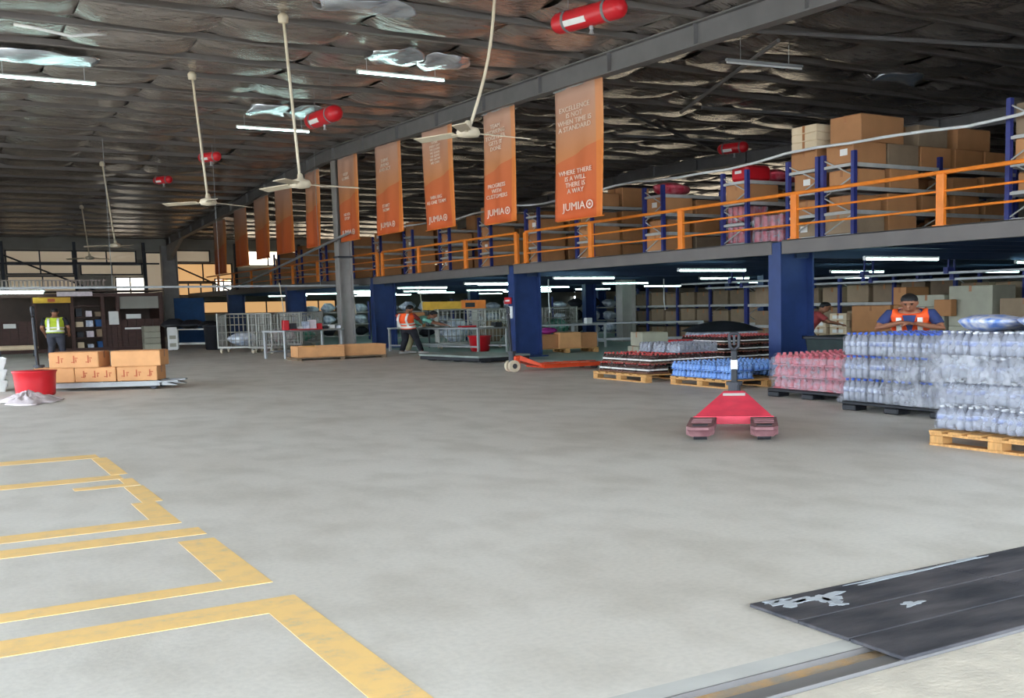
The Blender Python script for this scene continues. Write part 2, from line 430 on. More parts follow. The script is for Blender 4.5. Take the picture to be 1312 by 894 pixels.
wf.box(((X0+DOOR0)/2, YF-.1, 3.7), (DOOR0-X0, .2, 7.4)); wf.box(((DOOR1+X1)/2, YF-.1, 3.7), (X1-DOOR1, .2, 7.4))
wf.box(((DOOR0+DOOR1)/2, YF-.1, (DOORZ+7.4)/2), (DOOR1-DOOR0, .2, 7.4-DOORZ)); struct('wall_front', wf, M['sheet'])

# back wall: dado of sheeting, then a framed band of translucent sheets that the sun shines through
wbk = MB(); wbk.box(((X0+X1)/2, YB+.1, .65), (X1-X0, .2, 1.3)); wbk.box(((X0+12.6)/2, YB+.1, 1.9), (12.6-X0, .2, 1.2))
wbk.box(((X0+X1)/2, YB+.1, 6.2), (X1-X0, .2, 1.8)); wbk.box(((13+X1)/2, YB+.1, 2.25), (X1-13, .2, .3)); wbk.box(((X0+X1)/2, YB+.16, 1.75), (X1-X0, .06, 1.1))
wall_back = struct('wall_back', wbk, M['sheet'])
n_win = [0]
def back_window(x0, x1, z0, z1, m, bars=0):
    n_win[0] += 1
    f = MB(); t = .07
    for z in (z0, z1): f.box(((x0+x1)/2, YB-.04, z), (x1-x0+t, .1, t))
    for i in range(bars+2): f.box((x0+(x1-x0)*i/(bars+1), YB-.04, (z0+z1)/2), (t, .1, z1-z0))
    w = struct('window_%d' % n_win[0], f, M['darkgrey'])
    for i in range(bars+1):
        a = x0+(x1-x0)*i/(bars+1); b = x0+(x1-x0)*(i+1)/(bars+1)
        MB().box(((a+b)/2, YB+.02, (z0+z1)/2), (b-a, .03, z1-z0)).build('pane', m, w)
for x0, x1, z0, z1, m, bars in [
        (4.3, 7.75, 4.50, 5.18, 'palesheet', 1), (7.95, 11.2, 4.50, 5.18, 'palesheet', 1), (4.3, 7.75, 3.85, 4.38, 'palesheet', 1),
        (8.15, 11.5, 3.80, 4.38, 'palesheet', 1), (4.3, 7.9, 2.65, 3.7, 'palesheet', 1), (10.0, 11.6, 2.62, 3.62, 'daylight', 1),
        (11.75, 12.7, 2.62, 5.1, 'palesheet', 0), (13.3, 15.5, 4.55, 5.25, 'palesheet', 0), (13.3, 16.8, 3.35, 4.45, 'warmsheet', 1),
        (13.4, 15.6, 2.5, 3.25, 'warmsheet', 2), (15.75, 16.75, 2.5, 3.5, 'daylight', 1),
        (14.9, 16.6, 1.38, 2.08, 'warmsheet', 0), (17.4, 20.3, 1.32, 2.08, 'warmsheet', 1), (21.1, 23.4, 1.35, 2.08, 'warmsheet', 1),
        (17.2, 21.0, 4.35, 5.25, 'brightsheet', 1), (21.2, 25.0, 4.35, 5.25, 'brightsheet', 1), (25.2, 29.0, 4.35, 5.25, 'brightsheet', 1),  # bright strip added high on this wall so the foil catches glints
        (29.2, 33.0, 4.35, 5.25, 'brightsheet', 1), (33.2, 37.0, 4.35, 5.25, 'brightsheet', 1), (37.2, 41.4, 4.35, 5.25, 'brightsheet', 1)]:
    back_window(x0, x1, z0, z1, M[m], bars)
# added strip of glowing panes on the right-hand wall, feeding the foil glints
for k in range(5):
    y0, y1 = 47.0+4.6*k, 51.4+4.6*k; n_win[0] += 1
    f = MB()
    for z in (3.43, 5.27): f.box((X1-.04, (y0+y1)/2, z), (.1, y1-y0+.07, .07))
    for y in (y0, (y0+y1)/2, y1): f.box((X1-.04, y, 4.35), (.1, .07, 1.84))
    w = struct('window_%d' % n_win[0], f, M['darkgrey'])
    for a, b in ((y0, (y0+y1)/2), ((y0+y1)/2, y1)): MB().box((X1+.02, (a+b)/2, 4.35), (.03, b-a, 1.84)).build('pane', M['brightsheet'], w)
# what is left between the windows is plain sheeting set back behind the frames
back_fill = MB().box(((X0+X1)/2, YB+.12, 3.8), (X1-X0, .1, 3.2)); back_fill.build('sheeting', M['sheet'], wall_back)
gt = MB()
for x in (4.1, 7.85, 11.65, 13.15, 17.05, 21.1): gt.box((x, YB-.12, 3.6), (.16, .16, 4.2))
gt.box((8, YB-.12, 4.44), (9, .12, .1)); gt.box((8, YB-.12, 2.52), (9, .14, .12))
gt.tube([(4.2, YB-.16, 4.9), (9.4, YB-.16, 2.6)], .05); gt.tube([(13.2, YB-.16, 4.4), (17, YB-.16, 2.6)], .05)
gt.build('girt', M['darkgrey'], wall_back)

# ---- roof: foil quilts sagging between purlins, which lie across the rafters
PUR = [4.1 + 2.15*k for k in range(32)]
ceiling = tag(bpy.data.objects.new('ceiling', None), kind='structure'); COL.objects.link(ceiling)
pm = MB(); pm.box((0, 0, .07), (X1-X0, .05, .14)); pm.box((0, -.05, .010), (X1-X0, .13, .020)); pm.box((0, .05, .13), (X1-X0, .12, .02))
pme = pm.mesh('purlin', M['purlin'])
for y in PUR: link('purlin', pme, ceiling, ((X0+X1)/2, y, roof_z(y)+.46))
def quilt(x0, x1, y0, y1, nx, ny, seed):
    rn = random.Random(seed); ph = rn.uniform(0, 9); depth = rn.uniform(.09, .22)
    tilt = rn.uniform(-.05, .05)
    def fn(u, v):
        x = x0+(x1-x0)*u; y = y0+(y1-y0)*v
        s = math.sin(PI*v)**.8*(.55+.45*math.sin(PI*u)**.6)
        wr = .020*math.sin(7*u+8*v+ph) + .010*math.sin(13*u-5*v+2*ph) + .012*math.sin(7*v-3*u+ph*3)
        edge = .055*(1 if u in (0, 1) else 0)
        return (x, y, roof_z(y)+.60 - depth*s + wr*(1 if 0 < v < 1 else .2) + tilt*(u-.5)*s + edge)
    MB().grid(nx, ny, fn).build('foil_quilt', M['foil'], ceiling, smooth=True)
YS = [YF-.1] + PUR + [YB+.1]
for k in range(len(YS)-1):
    fine = YS[k] < 46
    step = 2.45 if fine else 7.0
    x = X0
    while x < X1-.1:
        xa, xb = x, min(X1, x+step)
        near = fine and -1 < xa < 26
        quilt(xa, xb, YS[k], YS[k+1], 8 if near else 10, 8 if near else 6, k*100+int(x*3))
        x = xb
 
rf = MB()
rf.add([(X0-.2, YF-.2, roof_z(YF)+.72), (X1+.2, YF-.2, roof_z(YF)+.72), (X1+.2, RIDGE, roof_z(RIDGE)+.72), (X0-.2, RIDGE, roof_z(RIDGE)+.72),
        (X1+.2, YB+.2, roof_z(YB)+.72), (X0-.2, YB+.2, roof_z(YB)+.72)], [(0, 1, 2, 3), (3, 2, 4, 5)])
rf.build('roof_sheet', M['sheet'], ceiling)
def rafter(x, m):
    mb = MB()
    for a, b in ((YF, RIDGE), (RIDGE, YB)):
        za, zb = roof_z(a), roof_z(b)
        for w, z0, z1 in ((.26, 0, .03), (.03, .03, .43), (.26, .43, .46)):
            mb.add([(x+sx*w/2, y, zz+z) for y, zz in ((a, za), (b, zb)) for sx in (-1, 1) for z in (z0, z1)],
                   [(0,1,3,2), (4,6,7,5), (0,4,5,1), (2,3,7,6), (0,2,6,4), (1,5,7,3)])
    for y in [YF+1.5+3.1*i for i in range(22)]: mb.box((x, y, roof_z(y)+.23), (.22, .02, .40))
    return mb.build('rafter', m, ceiling)
for x in (13.0, 27.0): rafter(x, M['steel'])
# sag rods and bracing under the quilts
for i, (xa, ya, xb, yb) in enumerate([(14.2, 17, 21, 15.0), (15.2, 17.4, 19, 26), (19, 25, 25.5, 24.2), (16.5, 26, 26, 33), (20, 31, 29, 29.5)]):
    MB().tube([(xa, ya, roof_z(ya)+.40), (xb, yb, roof_z(yb)+.40)], .045, 6).build('brace_rod', M['steel'], ceiling)

# ---- steel columns under the rafter
def h_column(name, x, y, z1, m, w=.9, d=.34, parent=None, plate=True):
    mb = MB()
    mb.box((x+.02, y, z1/2), (.04, d, z1)); mb.box((x+w-.02, y, z1/2), (.04, d, z1)); mb.box((x+w/2, y, z1/2), (w-.06, .04, z1))
    if plate: mb.box((x+w/2, y, .02), (w+.25, d+.25, .04))
    return mb.build(name, m, parent)
c = h_column('steel_column', 13.0, 39.2, roof_z(39.2), M['column'], w=.52, d=.45)
tag(c, 'tall grey steel column rising to the rafter in the middle of the hall', 'column')
MB().box((13.26, 39.2, 3.35), (.60, .52, .07)).build('stiffener_band', M['darkgrey'], c)
c = h_column('steel_column', 12.55, 70.8, 5.5, M['column'], w=.9, d=.5)
hb = MB(); hb.add([(12.9, 70.5, 4.6), (12.9, 70.9, 4.6), (13.1, 70.5, 4.6), (13.1, 70.9, 4.6), (12.9, 66.5, roof_z(66.5)), (13.1, 66.5, roof_z(66.5)), (12.9, 70.9, roof_z(70.9)), (13.1, 70.9, roof_z(70.9))],
       [(0, 4, 6, 1), (2, 5, 7, 3), (0, 2, 5, 4), (4, 5, 7, 6)]); hb.build('haunch', M['column'], c)
tag(c, 'grey steel column standing at the far end wall below the rafter', 'column')
c = h_column('steel_column', 22.75, 35.3, 2.36, M['column'], w=.62, d=.45)
tag(c, 'grey steel column standing under the mezzanine behind the packing tables', 'column')
rod = MB().tube([(12.8, 54.9, 2.47), (12.8, 37.1, 4.1)], .045, 6).build('brace_rod', M['grey'])
tag(rod, 'thin slanting brace rod beside the tall grey column', 'brace')

# ================================================================== THE MEZZANINE
MX = 14.08; DZ = 2.60; Y_COL = [5.05, 16.25, 27.45, 38.65, 49.8, 61.0]
mezz = thing('mezzanine', 'blue and grey steel mezzanine floor with orange guardrail on the right', 'mezzanine', (MX, 0, 0))
dk = MB().box((13.9, (YF+YB)/2, 2.565), (27.6, YB-YF-.1, .05)); dk.build('deck', M['navy'], mezz)
ed = [YF+.05] + [y-.17 for y in Y_COL[1:]] + [YB-.1]
for i in range(len(ed)-1):
    a, b = ed[i]+.24, ed[i+1]-.06
    mb = MB(); mb.box((.0, (a+b)/2, 2.47), (.04, b-a, .26)); mb.box((.07, (a+b)/2, 2.355), (.14, b-a, .03)); mb.box((.07, (a+b)/2, 2.595), (.18, b-a, .02))
    mb.build('fascia_beam', M['fascia'], mezz)
for i, y in enumerate(Y_COL):
    h_column('support_column', 0, y, 2.56, M['blue'], w=.86, d=.36, parent=mezz)
    MB().box((14, y, 2.40), (27, .16, .26)).build('cross_beam', M['navy'], mezz)
for y in Y_COL[1:5]:
    for x in (9.1, 16.6): h_column('support_column', x, y, 2.3, M['blue'], w=.5, d=.3, parent=mezz)
jm = MB(); jm.box((13.6, 0, 0), (27, .07, .14)); jme = jm.mesh('joist', M['navy'])
y = 4.8
while y < YB-1:
    if min(abs(y-c) for c in Y_COL) > .3: link('joist', jme, mezz, (0, y, 2.47))
    y += 1.1
# guardrail: a post every few metres, three rails between
gp = MB(); gp.box((0, 0, .42), (.09, .16, .84), bev=.01); gp.box((0, 0, .01), (.16, .24, .02)); gpm = gp.mesh('rail_post', M['orange'])
posts = [8.8, 12.23, 15.74, 19.39, 23.17, 26.6, 27.15, 30.5, 34.2, 37.6, 38.1, 41.6, 45.2, 48.8, 52.4, 56, 59.6, 63.2]
for y in posts: link('rail_post', gpm, mezz, (.06, y, DZ))
for z, r in ((.86, .035), (.56, .02), (.28, .02)):
    for a, b in ((5.0, 26.6), (27.15, 37.6), (38.1, 66.0)):
        MB().tube([(.06, a, DZ+z), (.06, b, DZ+z)], r, 8).build('rail', M['orange'], mezz)
# notices on the second blue column
MB().box((-.03, 27.5, 1.27), (.05, .30, .34), bev=.01).build('notice_box', M['white'], mezz)
MB().box((-.03, 27.6, 1.60), (.03, .40, .18)).build('sign_plate', M['red'], mezz)
MB().box((-.05, 27.6, 1.60), (.015, .26, .05)).build('sign_stripe', M['white'], mezz)


# ================================================================== LIGHTS, FANS AND WHAT HANGS FROM THE ROOF
def make_tube(length):
    t = thing('tube_light', 'lit fluorescent tube', 'light')
    MB().box((0, 0, .045), (length+.06, .05, .035), bev=.006).build('housing', M['white'], t)
    MB().tube([(-length/2, 0, 0), (length/2, 0, 0)], .019, 8).build('lamp_tube', M['tube'], t)
    e = MB()
    for s in (-1, 1): e.box((s*(length/2+.015), 0, .015), (.03, .06, .07))
    e.build('end_cap', M['white'], t)
    return t
tl = placer(make_tube(2.0))
row = 0
for k in range(8):                                       # under the mezzanine, two lines of tubes
    y = 14.95+6.0*k
    for j, x in enumerate((16.2, 22.1+.05*k, 28.2)):
        yy = y + (0, 1.6*(.7), 1.2)[j]
        tl((x, yy, 2.20), 0, 'lit white tube light under mezzanine, %s row from the front, %s line from the edge' % (ORD[k], ORD[j]), 'tube lights under the mezzanine')
for k, (x, y) in enumerate([(19.0, 45.4), (23.7, 44.2), (26.0, 49.6), (19.2, 52), (17.2, 48.6), (16.9, 33.4), (21.5, 59)]):
    tl((x, y, 2.18), 0, 'lit white tube light over the packing area, the %s listed from the near end' % ORD[k], 'tube lights under the mezzanine')
hall = [(2.58, 26.4, 'long lit tube light under the roof at upper left, its left end cut off'),
        (9.15, 22.7, 'lit tube light under the bright foil at top middle'),
        (8.6, 30.8, 'lit tube light under foil left of the middle, behind the fan rod')]
for x, y, lb in hall:
    z = 6.42; f_ = 1.026; x *= f_; y *= f_; z = 6.55
    p = tl((x, y, z), 0, lb, 'tube lights under the roof')
    hk = MB()
    for s in (-.8, .8): hk.tube([(s, 0, .06), (s, 0, .36)], .008, 5)
    hk.build('hanger', M['grey'], p)
for x, y in [(3.3, 47.5), (3.3, 47.9)]:
    tl((x-.3, y-.9, 2.36 if y < 47.7 else 2.30), 0, 'lit tube light hung over the dark timber cage, %s one' % ('nearer' if y < 47.7 else 'farther'), 'tube lights over the cage')
# tubes on the right, unlit, at (15.2, 17)
u = thing('tube_light', 'unlit pale tube light hanging below the roof above the mezzanine', 'light', onz(980, 84, 6.35), -.12)
MB().box((0, 0, .05), (1.9, .09, .05), bev=.01).build('housing', M['grey'], u); MB().tube([(-.93, 0, 0), (.93, 0, 0)], .022, 8).build('lamp_tube', M['white'], u)
MB().tube([(-.6, 0, .07), (-.6, 0, .65)], .008, 5).tube([(.6, 0, .07), (.6, 0, .65)], .008, 5).build('hanger', M['grey'], u)

# torn foil, and brighter sheets added to stand for foil lit by the tubes
def foil_sheet(x0, x1, y0, y1, z, seed, label):
    rn = random.Random(seed); ph = [rn.uniform(0, 6.3) for _ in range(6)]
    def fn(u, v):
        w_ = math.sin(PI*min(1, max(0, u*.9+.05)))**.5
        x = x0+(x1-x0)*u + .05*math.sin(7*v+ph[0]); y = (y0+y1)/2+(y1-y0)*(v-.5)*w_ + .05*math.sin(6*u+ph[1])
        zz = z + .035*math.sin(5*u+3*v+ph[2]) + .022*math.sin(9*u-6*v+ph[3]) + .010*math.sin(19*u+13*v+ph[4]) - .10*math.sin(PI*v)
        return (x, y, zz)
    o = MB().grid(22, 14, fn).build('torn_and_lit_foil', M['foil_bright'], smooth=True)
    o.modifiers.new('Solidify', 'SOLIDIFY').thickness = .004
    tag(o, label, 'foil', 'loose foil sheets under the roof')
foil_sheet(8.35, 9.5, 21.9, 23.4, 6.82, 1, 'added bright patch of tube-lit foil just above the middle tube light, left piece')
foil_sheet(9.55, 10.6, 21.85, 23.35, 6.80, 2, 'added bright patch of tube-lit foil just above the middle tube light, right piece')
foil_sheet(1.3, 3.6, 25.6, 27.2, 6.88, 3, 'added bright patch of tube-lit foil above the tube light at upper left')
foil_sheet(7.9, 8.95, 29.8, 31.8, 6.95, 4, 'added bright patch of tube-lit foil above the smaller tube light, left piece')
foil_sheet(9.0, 10.1, 29.7, 31.7, 6.95, 5, 'added bright patch of tube-lit foil above the smaller tube light, right piece')
foil_sheet(6.0, 7.7, 18.0, 19.0, 6.62, 6, 'torn grey foil sheet hanging at the top edge of the view')
foil_sheet(18.6, 20.0, 17.6, 18.5, 6.50, 7, 'flap of torn foil above the mezzanine at upper right')

# ceiling fans
def make_fan(top, bottom, name_label, bend=0.0, ang=0.2):
    top, bottom = Vector(top), Vector(bottom)
    f = thing('ceiling_fan', name_label, 'fan', bottom, 0, 'ceiling fans on long rods')
    d = top-bottom; pts = []
    for i in range(9):
        t = i/8; pts.append(d*t + Vector((bend*math.sin(PI*t), 0, 0)))
    MB().tube(pts, .028, 8).build('down_rod', M['cream'], f, smooth=True)
    MB().lathe([(.03, -.16), (.09, -.15), (.10, -.04), (.05, .02)], d, 12).build('ceiling_canopy', M['cream'], f, smooth=True)
    MB().lathe([(.05, -.10), (.17, -.08), (.20, -.02), (.17, .05), (.06, .08), (.05, .16), (.03, .18)], (0, 0, 0), 18).build('motor', M['cream'], f, smooth=True)
    bl = MB()
    def fn(u, v): return (.26+.82*u, (v-.5)*(.17+.05*u), -.03+.04*(v-.5)-.03*u)
    bl.grid(6, 2, fn); bl.box((.22, 0, -.03), (.22, .05, .015)); me = bl.mesh('blade', M['cream'])
    for k in range(3):
        b = link('blade', me, f, (0, 0, 0), ang+2*PI*k/3)
        b.modifiers.new('Solidify', 'SOLIDIFY').thickness = .012
    return f
def up(p, y=None): return (p[0], p[1], roof_z(p[1])+.47)
make_fan(up((6.03, 20.59)), (6.2, 20.59, 3.82), 'cream ceiling fan with three blades on a long rod, largest on the left', 0, -.12)
make_fan(up((5.75, 27.15)), (5.95, 27.15, 4.06), 'cream ceiling fan left of and behind the largest one', 0, .4)
make_fan(up((6.1, 44.84)), (6.37, 44.84, 4.02), 'small distant ceiling fan, third counting from the camera', 0, .9)
make_fan(up((6.75, 57.13)), (6.95, 57.13, 4.13), 'farthest ceiling fan near the end wall', 0, .5)
make_fan(up((8.45, 16.72)), (7.87, 16.72, 4.33), 'cream ceiling fan on a bent rod left of the second banner', .12, -.05)

# red automatic fire extinguishers slung under the purlins
def make_ext(a, b, r, label):
    a, b = Vector(a), Vector(b); c = (a+b)/2; d = b-a; L = d.length
    t = thing('fire_extinguisher', label, 'fire extinguisher', c, math.atan2(d.y, d.x), 'red fire extinguishers under the roof')
    prof = []
    n = 12
    mb = MB(); secs = []
    for i in range(7):
        q = PI/2*i/6; secs.append((-L/2+r-r*math.cos(q), max(r*math.sin(q), .004)))
    for i in range(7):
        q = PI/2*i/6; secs.append((L/2-r+r*math.sin(q), max(r*math.cos(q), .004)))
    mb.loft([((x, 0, 0), (0, rr, 0), (0, 0, rr)) for x, rr in secs], 18); mb.build('cylinder_body', M['red'], t, smooth=True)
    lb = MB()
    def fn(u, v):
        q = -2.2 + .75*v; return (-.3*L+.38*L*u, -(r+.004)*math.sin(-q), (r+.004)*math.cos(q)*1.0)
    def fn2(u, v):
        q = PI*1.06 + .55*v; return (-.30*L+.34*L*u, (r+.004)*math.cos(q), (r+.004)*math.sin(q)*1.0)
    lb.grid(3, 5, fn2); lb.build('label_sticker', M['label'], t)
    MB().tube([(.04*L, 0, -r+.01), (.04*L, 0, -r-.05)], .035, 8).tube([(.04*L, 0, -r-.05), (.04*L, 0, -r-.12)], [.02, .045], 8).build('sprinkler_head', M['grey'], t)
    top = roof_z(c.y)+.46-c.z
    for s in (-.28, .28):
        br = MB(); br.loft([((s*L-.025, 0, 0), (0, r+.012, 0), (0, 0, r+.012)), ((s*L+.025, 0, 0), (0, r+.012, 0), (0, 0, r+.012))], 18); br.tube([(s*L, 0, r), (s*L, 0, top)], .007, 6)
        br.build('bracket', M['steel'], t)
make_ext((9.22, 16.15, 6.02), (9.62, 14.6, 6.10), .17, 'red fire extinguisher cylinder slung under the roof at the top middle')
make_ext((8.45, 27.1, 6.02), (8.62, 25.4, 6.10), .19, 'red fire extinguisher cylinder beside the smaller middle tube light')
make_ext((7.4, 34.6, 6.05), (7.85, 33.9, 6.05), .14, 'red fire extinguisher cylinder behind the second fan rod')
make_ext((7.3, 41.5, 6.1), (7.75, 40.8, 6.1), .13, 'small red fire extinguisher cylinder, farthest on the left')
make_ext((20.9, 26.7, 6.05), (21.25, 25.7, 6.05), .16, 'red fire extinguisher cylinder under the roof above the mezzanine racks')

# loose wire under the roof, top left
w = MB().tube([onz(18, 31, 6.5), onz(50, 37, 6.42), onz(90, 46, 6.38), onz(120, 44, 6.42), onz(137, 44, 6.5)], .03, 6).build('loose_wire', M['white'], smooth=True)
tag(w, 'loose pale wire hanging under the roof at top left', 'wire')

# ---- banners below the rafter
def banner_mat(i):
    m, nt, b = nodes('printed_banner'); N = nt.nodes; L = nt.links
    tc = N.new('ShaderNodeTexCoord'); sp = N.new('ShaderNodeSeparateXYZ'); L.new(tc.outputs['Generated'], sp.inputs[0])
    def math_(op, a, bb):
        n = N.new('ShaderNodeMath'); n.operation = op
        for k, v in ((0, a), (1, bb)):
            if isinstance(v, (int, float)): n.inputs[k].default_value = v
            else: L.new(v, n.inputs[k])
        return n.outputs[0]
    y, z = sp.outputs['Y'], sp.outputs['Z']
    rp = N.new('ShaderNodeValToRGB'); L.new(z, rp.inputs['Fac'])
    e = rp.color_ramp.elements
    e[0].position = 0; e[0].color = (*lin((222, 106, 50)), 1); e[1].position = 1; e[1].color = (*lin((206, 164, 142)), 1)
    k = rp.color_ramp.elements.new(.5); k.color = (*lin((208, 134, 82)), 1)
    # darker slanting field in the lower half (its edge climbs towards the camera side)
    edge = math_('ADD', .56, math_('MULTIPLY', y, -.12))
    fld = math_('LESS_THAN', z, edge)
    mx = N.new('ShaderNodeMix'); mx.data_type = 'RGBA'; L.new(math_('MULTIPLY', fld, .55), mx.inputs[0]); L.new(rp.outputs['Color'], mx.inputs[6]); mx.inputs[7].default_value = (*lin((214, 88, 36)), 1)
    strip = math_('LESS_THAN', y, .13)
    m2 = N.new('ShaderNodeMix'); m2.data_type = 'RGBA'; L.new(math_('MULTIPLY', strip, .5), m2.inputs[0]); L.new(mx.outputs[2], m2.inputs[6]); m2.inputs[7].default_value = (*lin((240, 142, 48)), 1)
    L.new(m2.outputs[2], b.inputs['Base Color']); b.inputs['Roughness'].default_value = .7
    return m
bm_ = banner_mat(0)
def logo(parent, x, yc, z, h, T):
    link('logo_lettering', text_mesh('JUMIA', h*1.28, M['lettering']), parent).matrix_local = T(yc+.52*h, z)
    ring = MB(); n = 24
    cy = 0
    def star(r0, r1, k=5): return [((r0 if i % 2 == 0 else r1)*math.sin(PI*i/k), (r0 if i % 2 == 0 else r1)*math.cos(PI*i/k)) for i in range(2*k)]
    for i in range(n):
        a, b = 2*PI*i/n, 2*PI*(i+1)/n
        ring.add([(h*.5*math.cos(a), h*.5*math.sin(a), .004), (h*.5*math.cos(b), h*.5*math.sin(b), .004), (h*.36*math.cos(b), h*.36*math.sin(b), .004), (h*.36*math.cos(a), h*.36*math.sin(a), .004)], [(0, 1, 2, 3)])
    ring.prism(star(h*.24, h*.11), .0, .006)
    o = ring.build('logo_emblem', M['lettering'], parent)
    o.matrix_local = T(yc-3.05*h, z)
def banner(y_left, y_right, z_top, z_bot, lines_top, lines_mid, label, letters=True):
    """hangs in the plane of the rafter; y_left is the edge farther from the camera"""
    W = y_left-y_right; yc = (y_left+y_right)/2
    t = thing('banner', label, 'banner', (13.0, yc, z_top), 0, 'orange banners hanging from the rafter')
    H = z_top-z_bot; ph = RU(0, 6)
    def ripple(u, v): return .035*math.sin(7*u+ph+2*v)*(.3+v) + .02*math.sin(13*u-3*v+ph)
    def fn(u, v): return (ripple(u, v), -W/2+W*u, -H*v + .03*(u-.5)*(1-v))
    o = MB().grid(18, 16, fn).build('cloth', bm_, t, smooth=True)
    o.modifiers.new('Solidify', 'SOLIDIFY').thickness = .006
    MB().tube([(0, -W/2-.02, .0), (0, W/2+.02, .0)], .02, 8).build('top_rod', M['grey'], t)
    MB().tube([(0, -W/2, -H), (0, W/2, -H)], .015, 8).build('bottom_hem', M['orange'], t)
    tie = MB(); rz = roof_z(yc)-z_top
    for s in (-.45, .45): tie.tube([(0, s*W, .01), (0, s*W, max(rz, .06))], .008, 5)
    tie.build('tie', M['grey'], t)
    base = Matrix(((0, 0, -1, 0), (-1, 0, 0, 0), (0, 1, 0, 0), (0, 0, 0, 1))) @ Matrix.Diagonal((1.5, 1, 1, 1))
    def T(y, z): return Matrix.Translation((-.075, y, z)) @ base
    if letters:
        if lines_top: link('lettering', text_mesh('\n'.join(lines_top), H*.052 if len(lines_top) < 6 else H*.034, M['lettering'], spacing=.95), t).matrix_local = T(.02*W, -H*.24)
        if lines_mid: link('lettering', text_mesh('\n'.join(lines_mid), H*.05, M['lettering'], spacing=.95), t).matrix_local = T(.03*W, -H*.715)
        logo(t, 0, .02*W, -H*.905, H*.066, T)
    return t
SPEC = [(22.82, 20.71, 6.42, 3.42, ['EXCELLENCE', 'IS NOT', 'WHEN TIME IS', 'A STANDARD'], ['WHERE THERE', 'IS A WILL', 'THERE IS', 'A WAY'], 'largest orange banner, nearest the camera, with four white lines and logo'),
        (26.71, 24.90, 6.50, 3.62, ['TEAM', 'WORKING', 'TOGETHER', 'GETS IT', 'DONE'], ['PROGRESS', 'WITH', 'CUSTOMERS'], 'second orange banner from the right, just right of the bent fan rod'),
        (30.80, 28.65, 6.66, 3.74, ['HOW WE', 'WORK', 'EVERY DAY', 'WE LEARN', 'WE SHARE', 'WE SERVE', 'WE GROW', 'WE CARE'], ['WIN BIG', 'AS ONE TEAM'], 'third orange banner from the right with a long block of small lines'),
        (34.89, 32.62, 6.72, 3.86, ['THINK', 'AHEAD', 'AND ACT'], ['START', 'NOW'], 'fourth orange banner from the right, creased lengthwise'),
        (38.60, 36.55, 6.78, 3.86, ['KEEP', 'GOING'], ['NEVER', 'STOP'], 'fifth orange banner, just right of the tall grey column'),
        (42.60, 40.85, 6.72, 3.86, None, None, 'orange banner just left of the tall grey column'),
        (47.0, 44.45, 6.55, 3.82, None, None, 'dim orange banner, second to the left of the tall column'),
        (50.3, 47.98, 6.42, 3.76, None, None, 'dim orange banner, third to the left of the tall column'),
        (54.2, 51.8, 6.25, 3.58, None, None, 'dim orange banner, second from the far end'),
        (58.5, 55.95, 6.0, 3.36, None, None, 'farthest orange banner near the end wall')]
for i, s in enumerate(SPEC): banner(*s, letters=i < 5)

# ================================================================== RACKS AND CARTONS ON THE MEZZANINE
def rack_meshes(depth, length, height, levels, post, beam):
    ub = MB()
    for y in (0, depth): ub.box((0, y, height/2), (.09, .09, height))
    return ub
def make_rack(label, n_bays, depth, height, levels, mpost, mbeam, bay=2.35):
    t = thing('storage_rack', label, 'rack', group='blue storage racks on the mezzanine')
    pm = MB().box((0, 0, height/2), (.085, .085, height)).box((0, 0, .01), (.14, .14, .02)).mesh('upright', mpost)
    for i in range(n_bays+1):
        for y in (0, depth): link('upright', pm, t, (i*bay, y, 0))
        br = MB()
        for k in range(4):
            z0 = .1+k*(height-.2)/4; z1 = z0+(height-.2)/4
            br.tube([(i*bay, 0 if k % 2 else depth, z0), (i*bay, depth if k % 2 else 0, z1)], .015, 5)
        br.build('end_brace', mbeam, t)
    bmh = MB().box((bay*n_bays/2, 0, 0), (bay*n_bays, .045, .075)).mesh('shelf_beam', mbeam)
    sh = MB().box((bay*n_bays/2, depth/2, 0), (bay*n_bays-.05, depth-.05, .02)).mesh('shelf_deck', mbeam)
    em = MB().box((0, depth/2, 0), (.05, depth, .05)).mesh('end_beam', mbeam)
    for z in levels:
        for y in (0, depth): link('shelf_beam', bmh, t, (0, y, z-.04))
        link('shelf_deck', sh, t, (0, 0, z-.011)); link('end_beam', em, t, (0, 0, z-.04))
    return t
LV = [.10, .53, .97, 1.41]
rack_rows = [(10.75, .85, 2), (15.05, .82, 2), (16.02, .86, 2), (18.18, .82, 2), (21.28, .78, 2), (24.5, .8, 2), (27.42, .75, 2), (30.5, .8, 2),
             (33.6, .8, 2), (36.8, .8, 2), (40.0, .8, 2), (43.2, .8, 2), (46.6, .8, 2), (50.2, .8, 2), (54.0, .8, 2)]
rk = {}
for i, (y, d, nb) in enumerate(rack_rows):
    lb = 'blue storage rack with pale beams on the mezzanine, %s from the right' % ORD[i]
    hgt = 1.62 if i else 2.0
    key = (d, nb, hgt)
    if key not in rk:
        rk[key] = make_rack(lb, nb, d, hgt, LV, M['rackblue'], M['beamgrey']); rk[key].location = (15.0, y, DZ)
    else: dup(rk[key], (15.0, y, DZ), 0, lb)

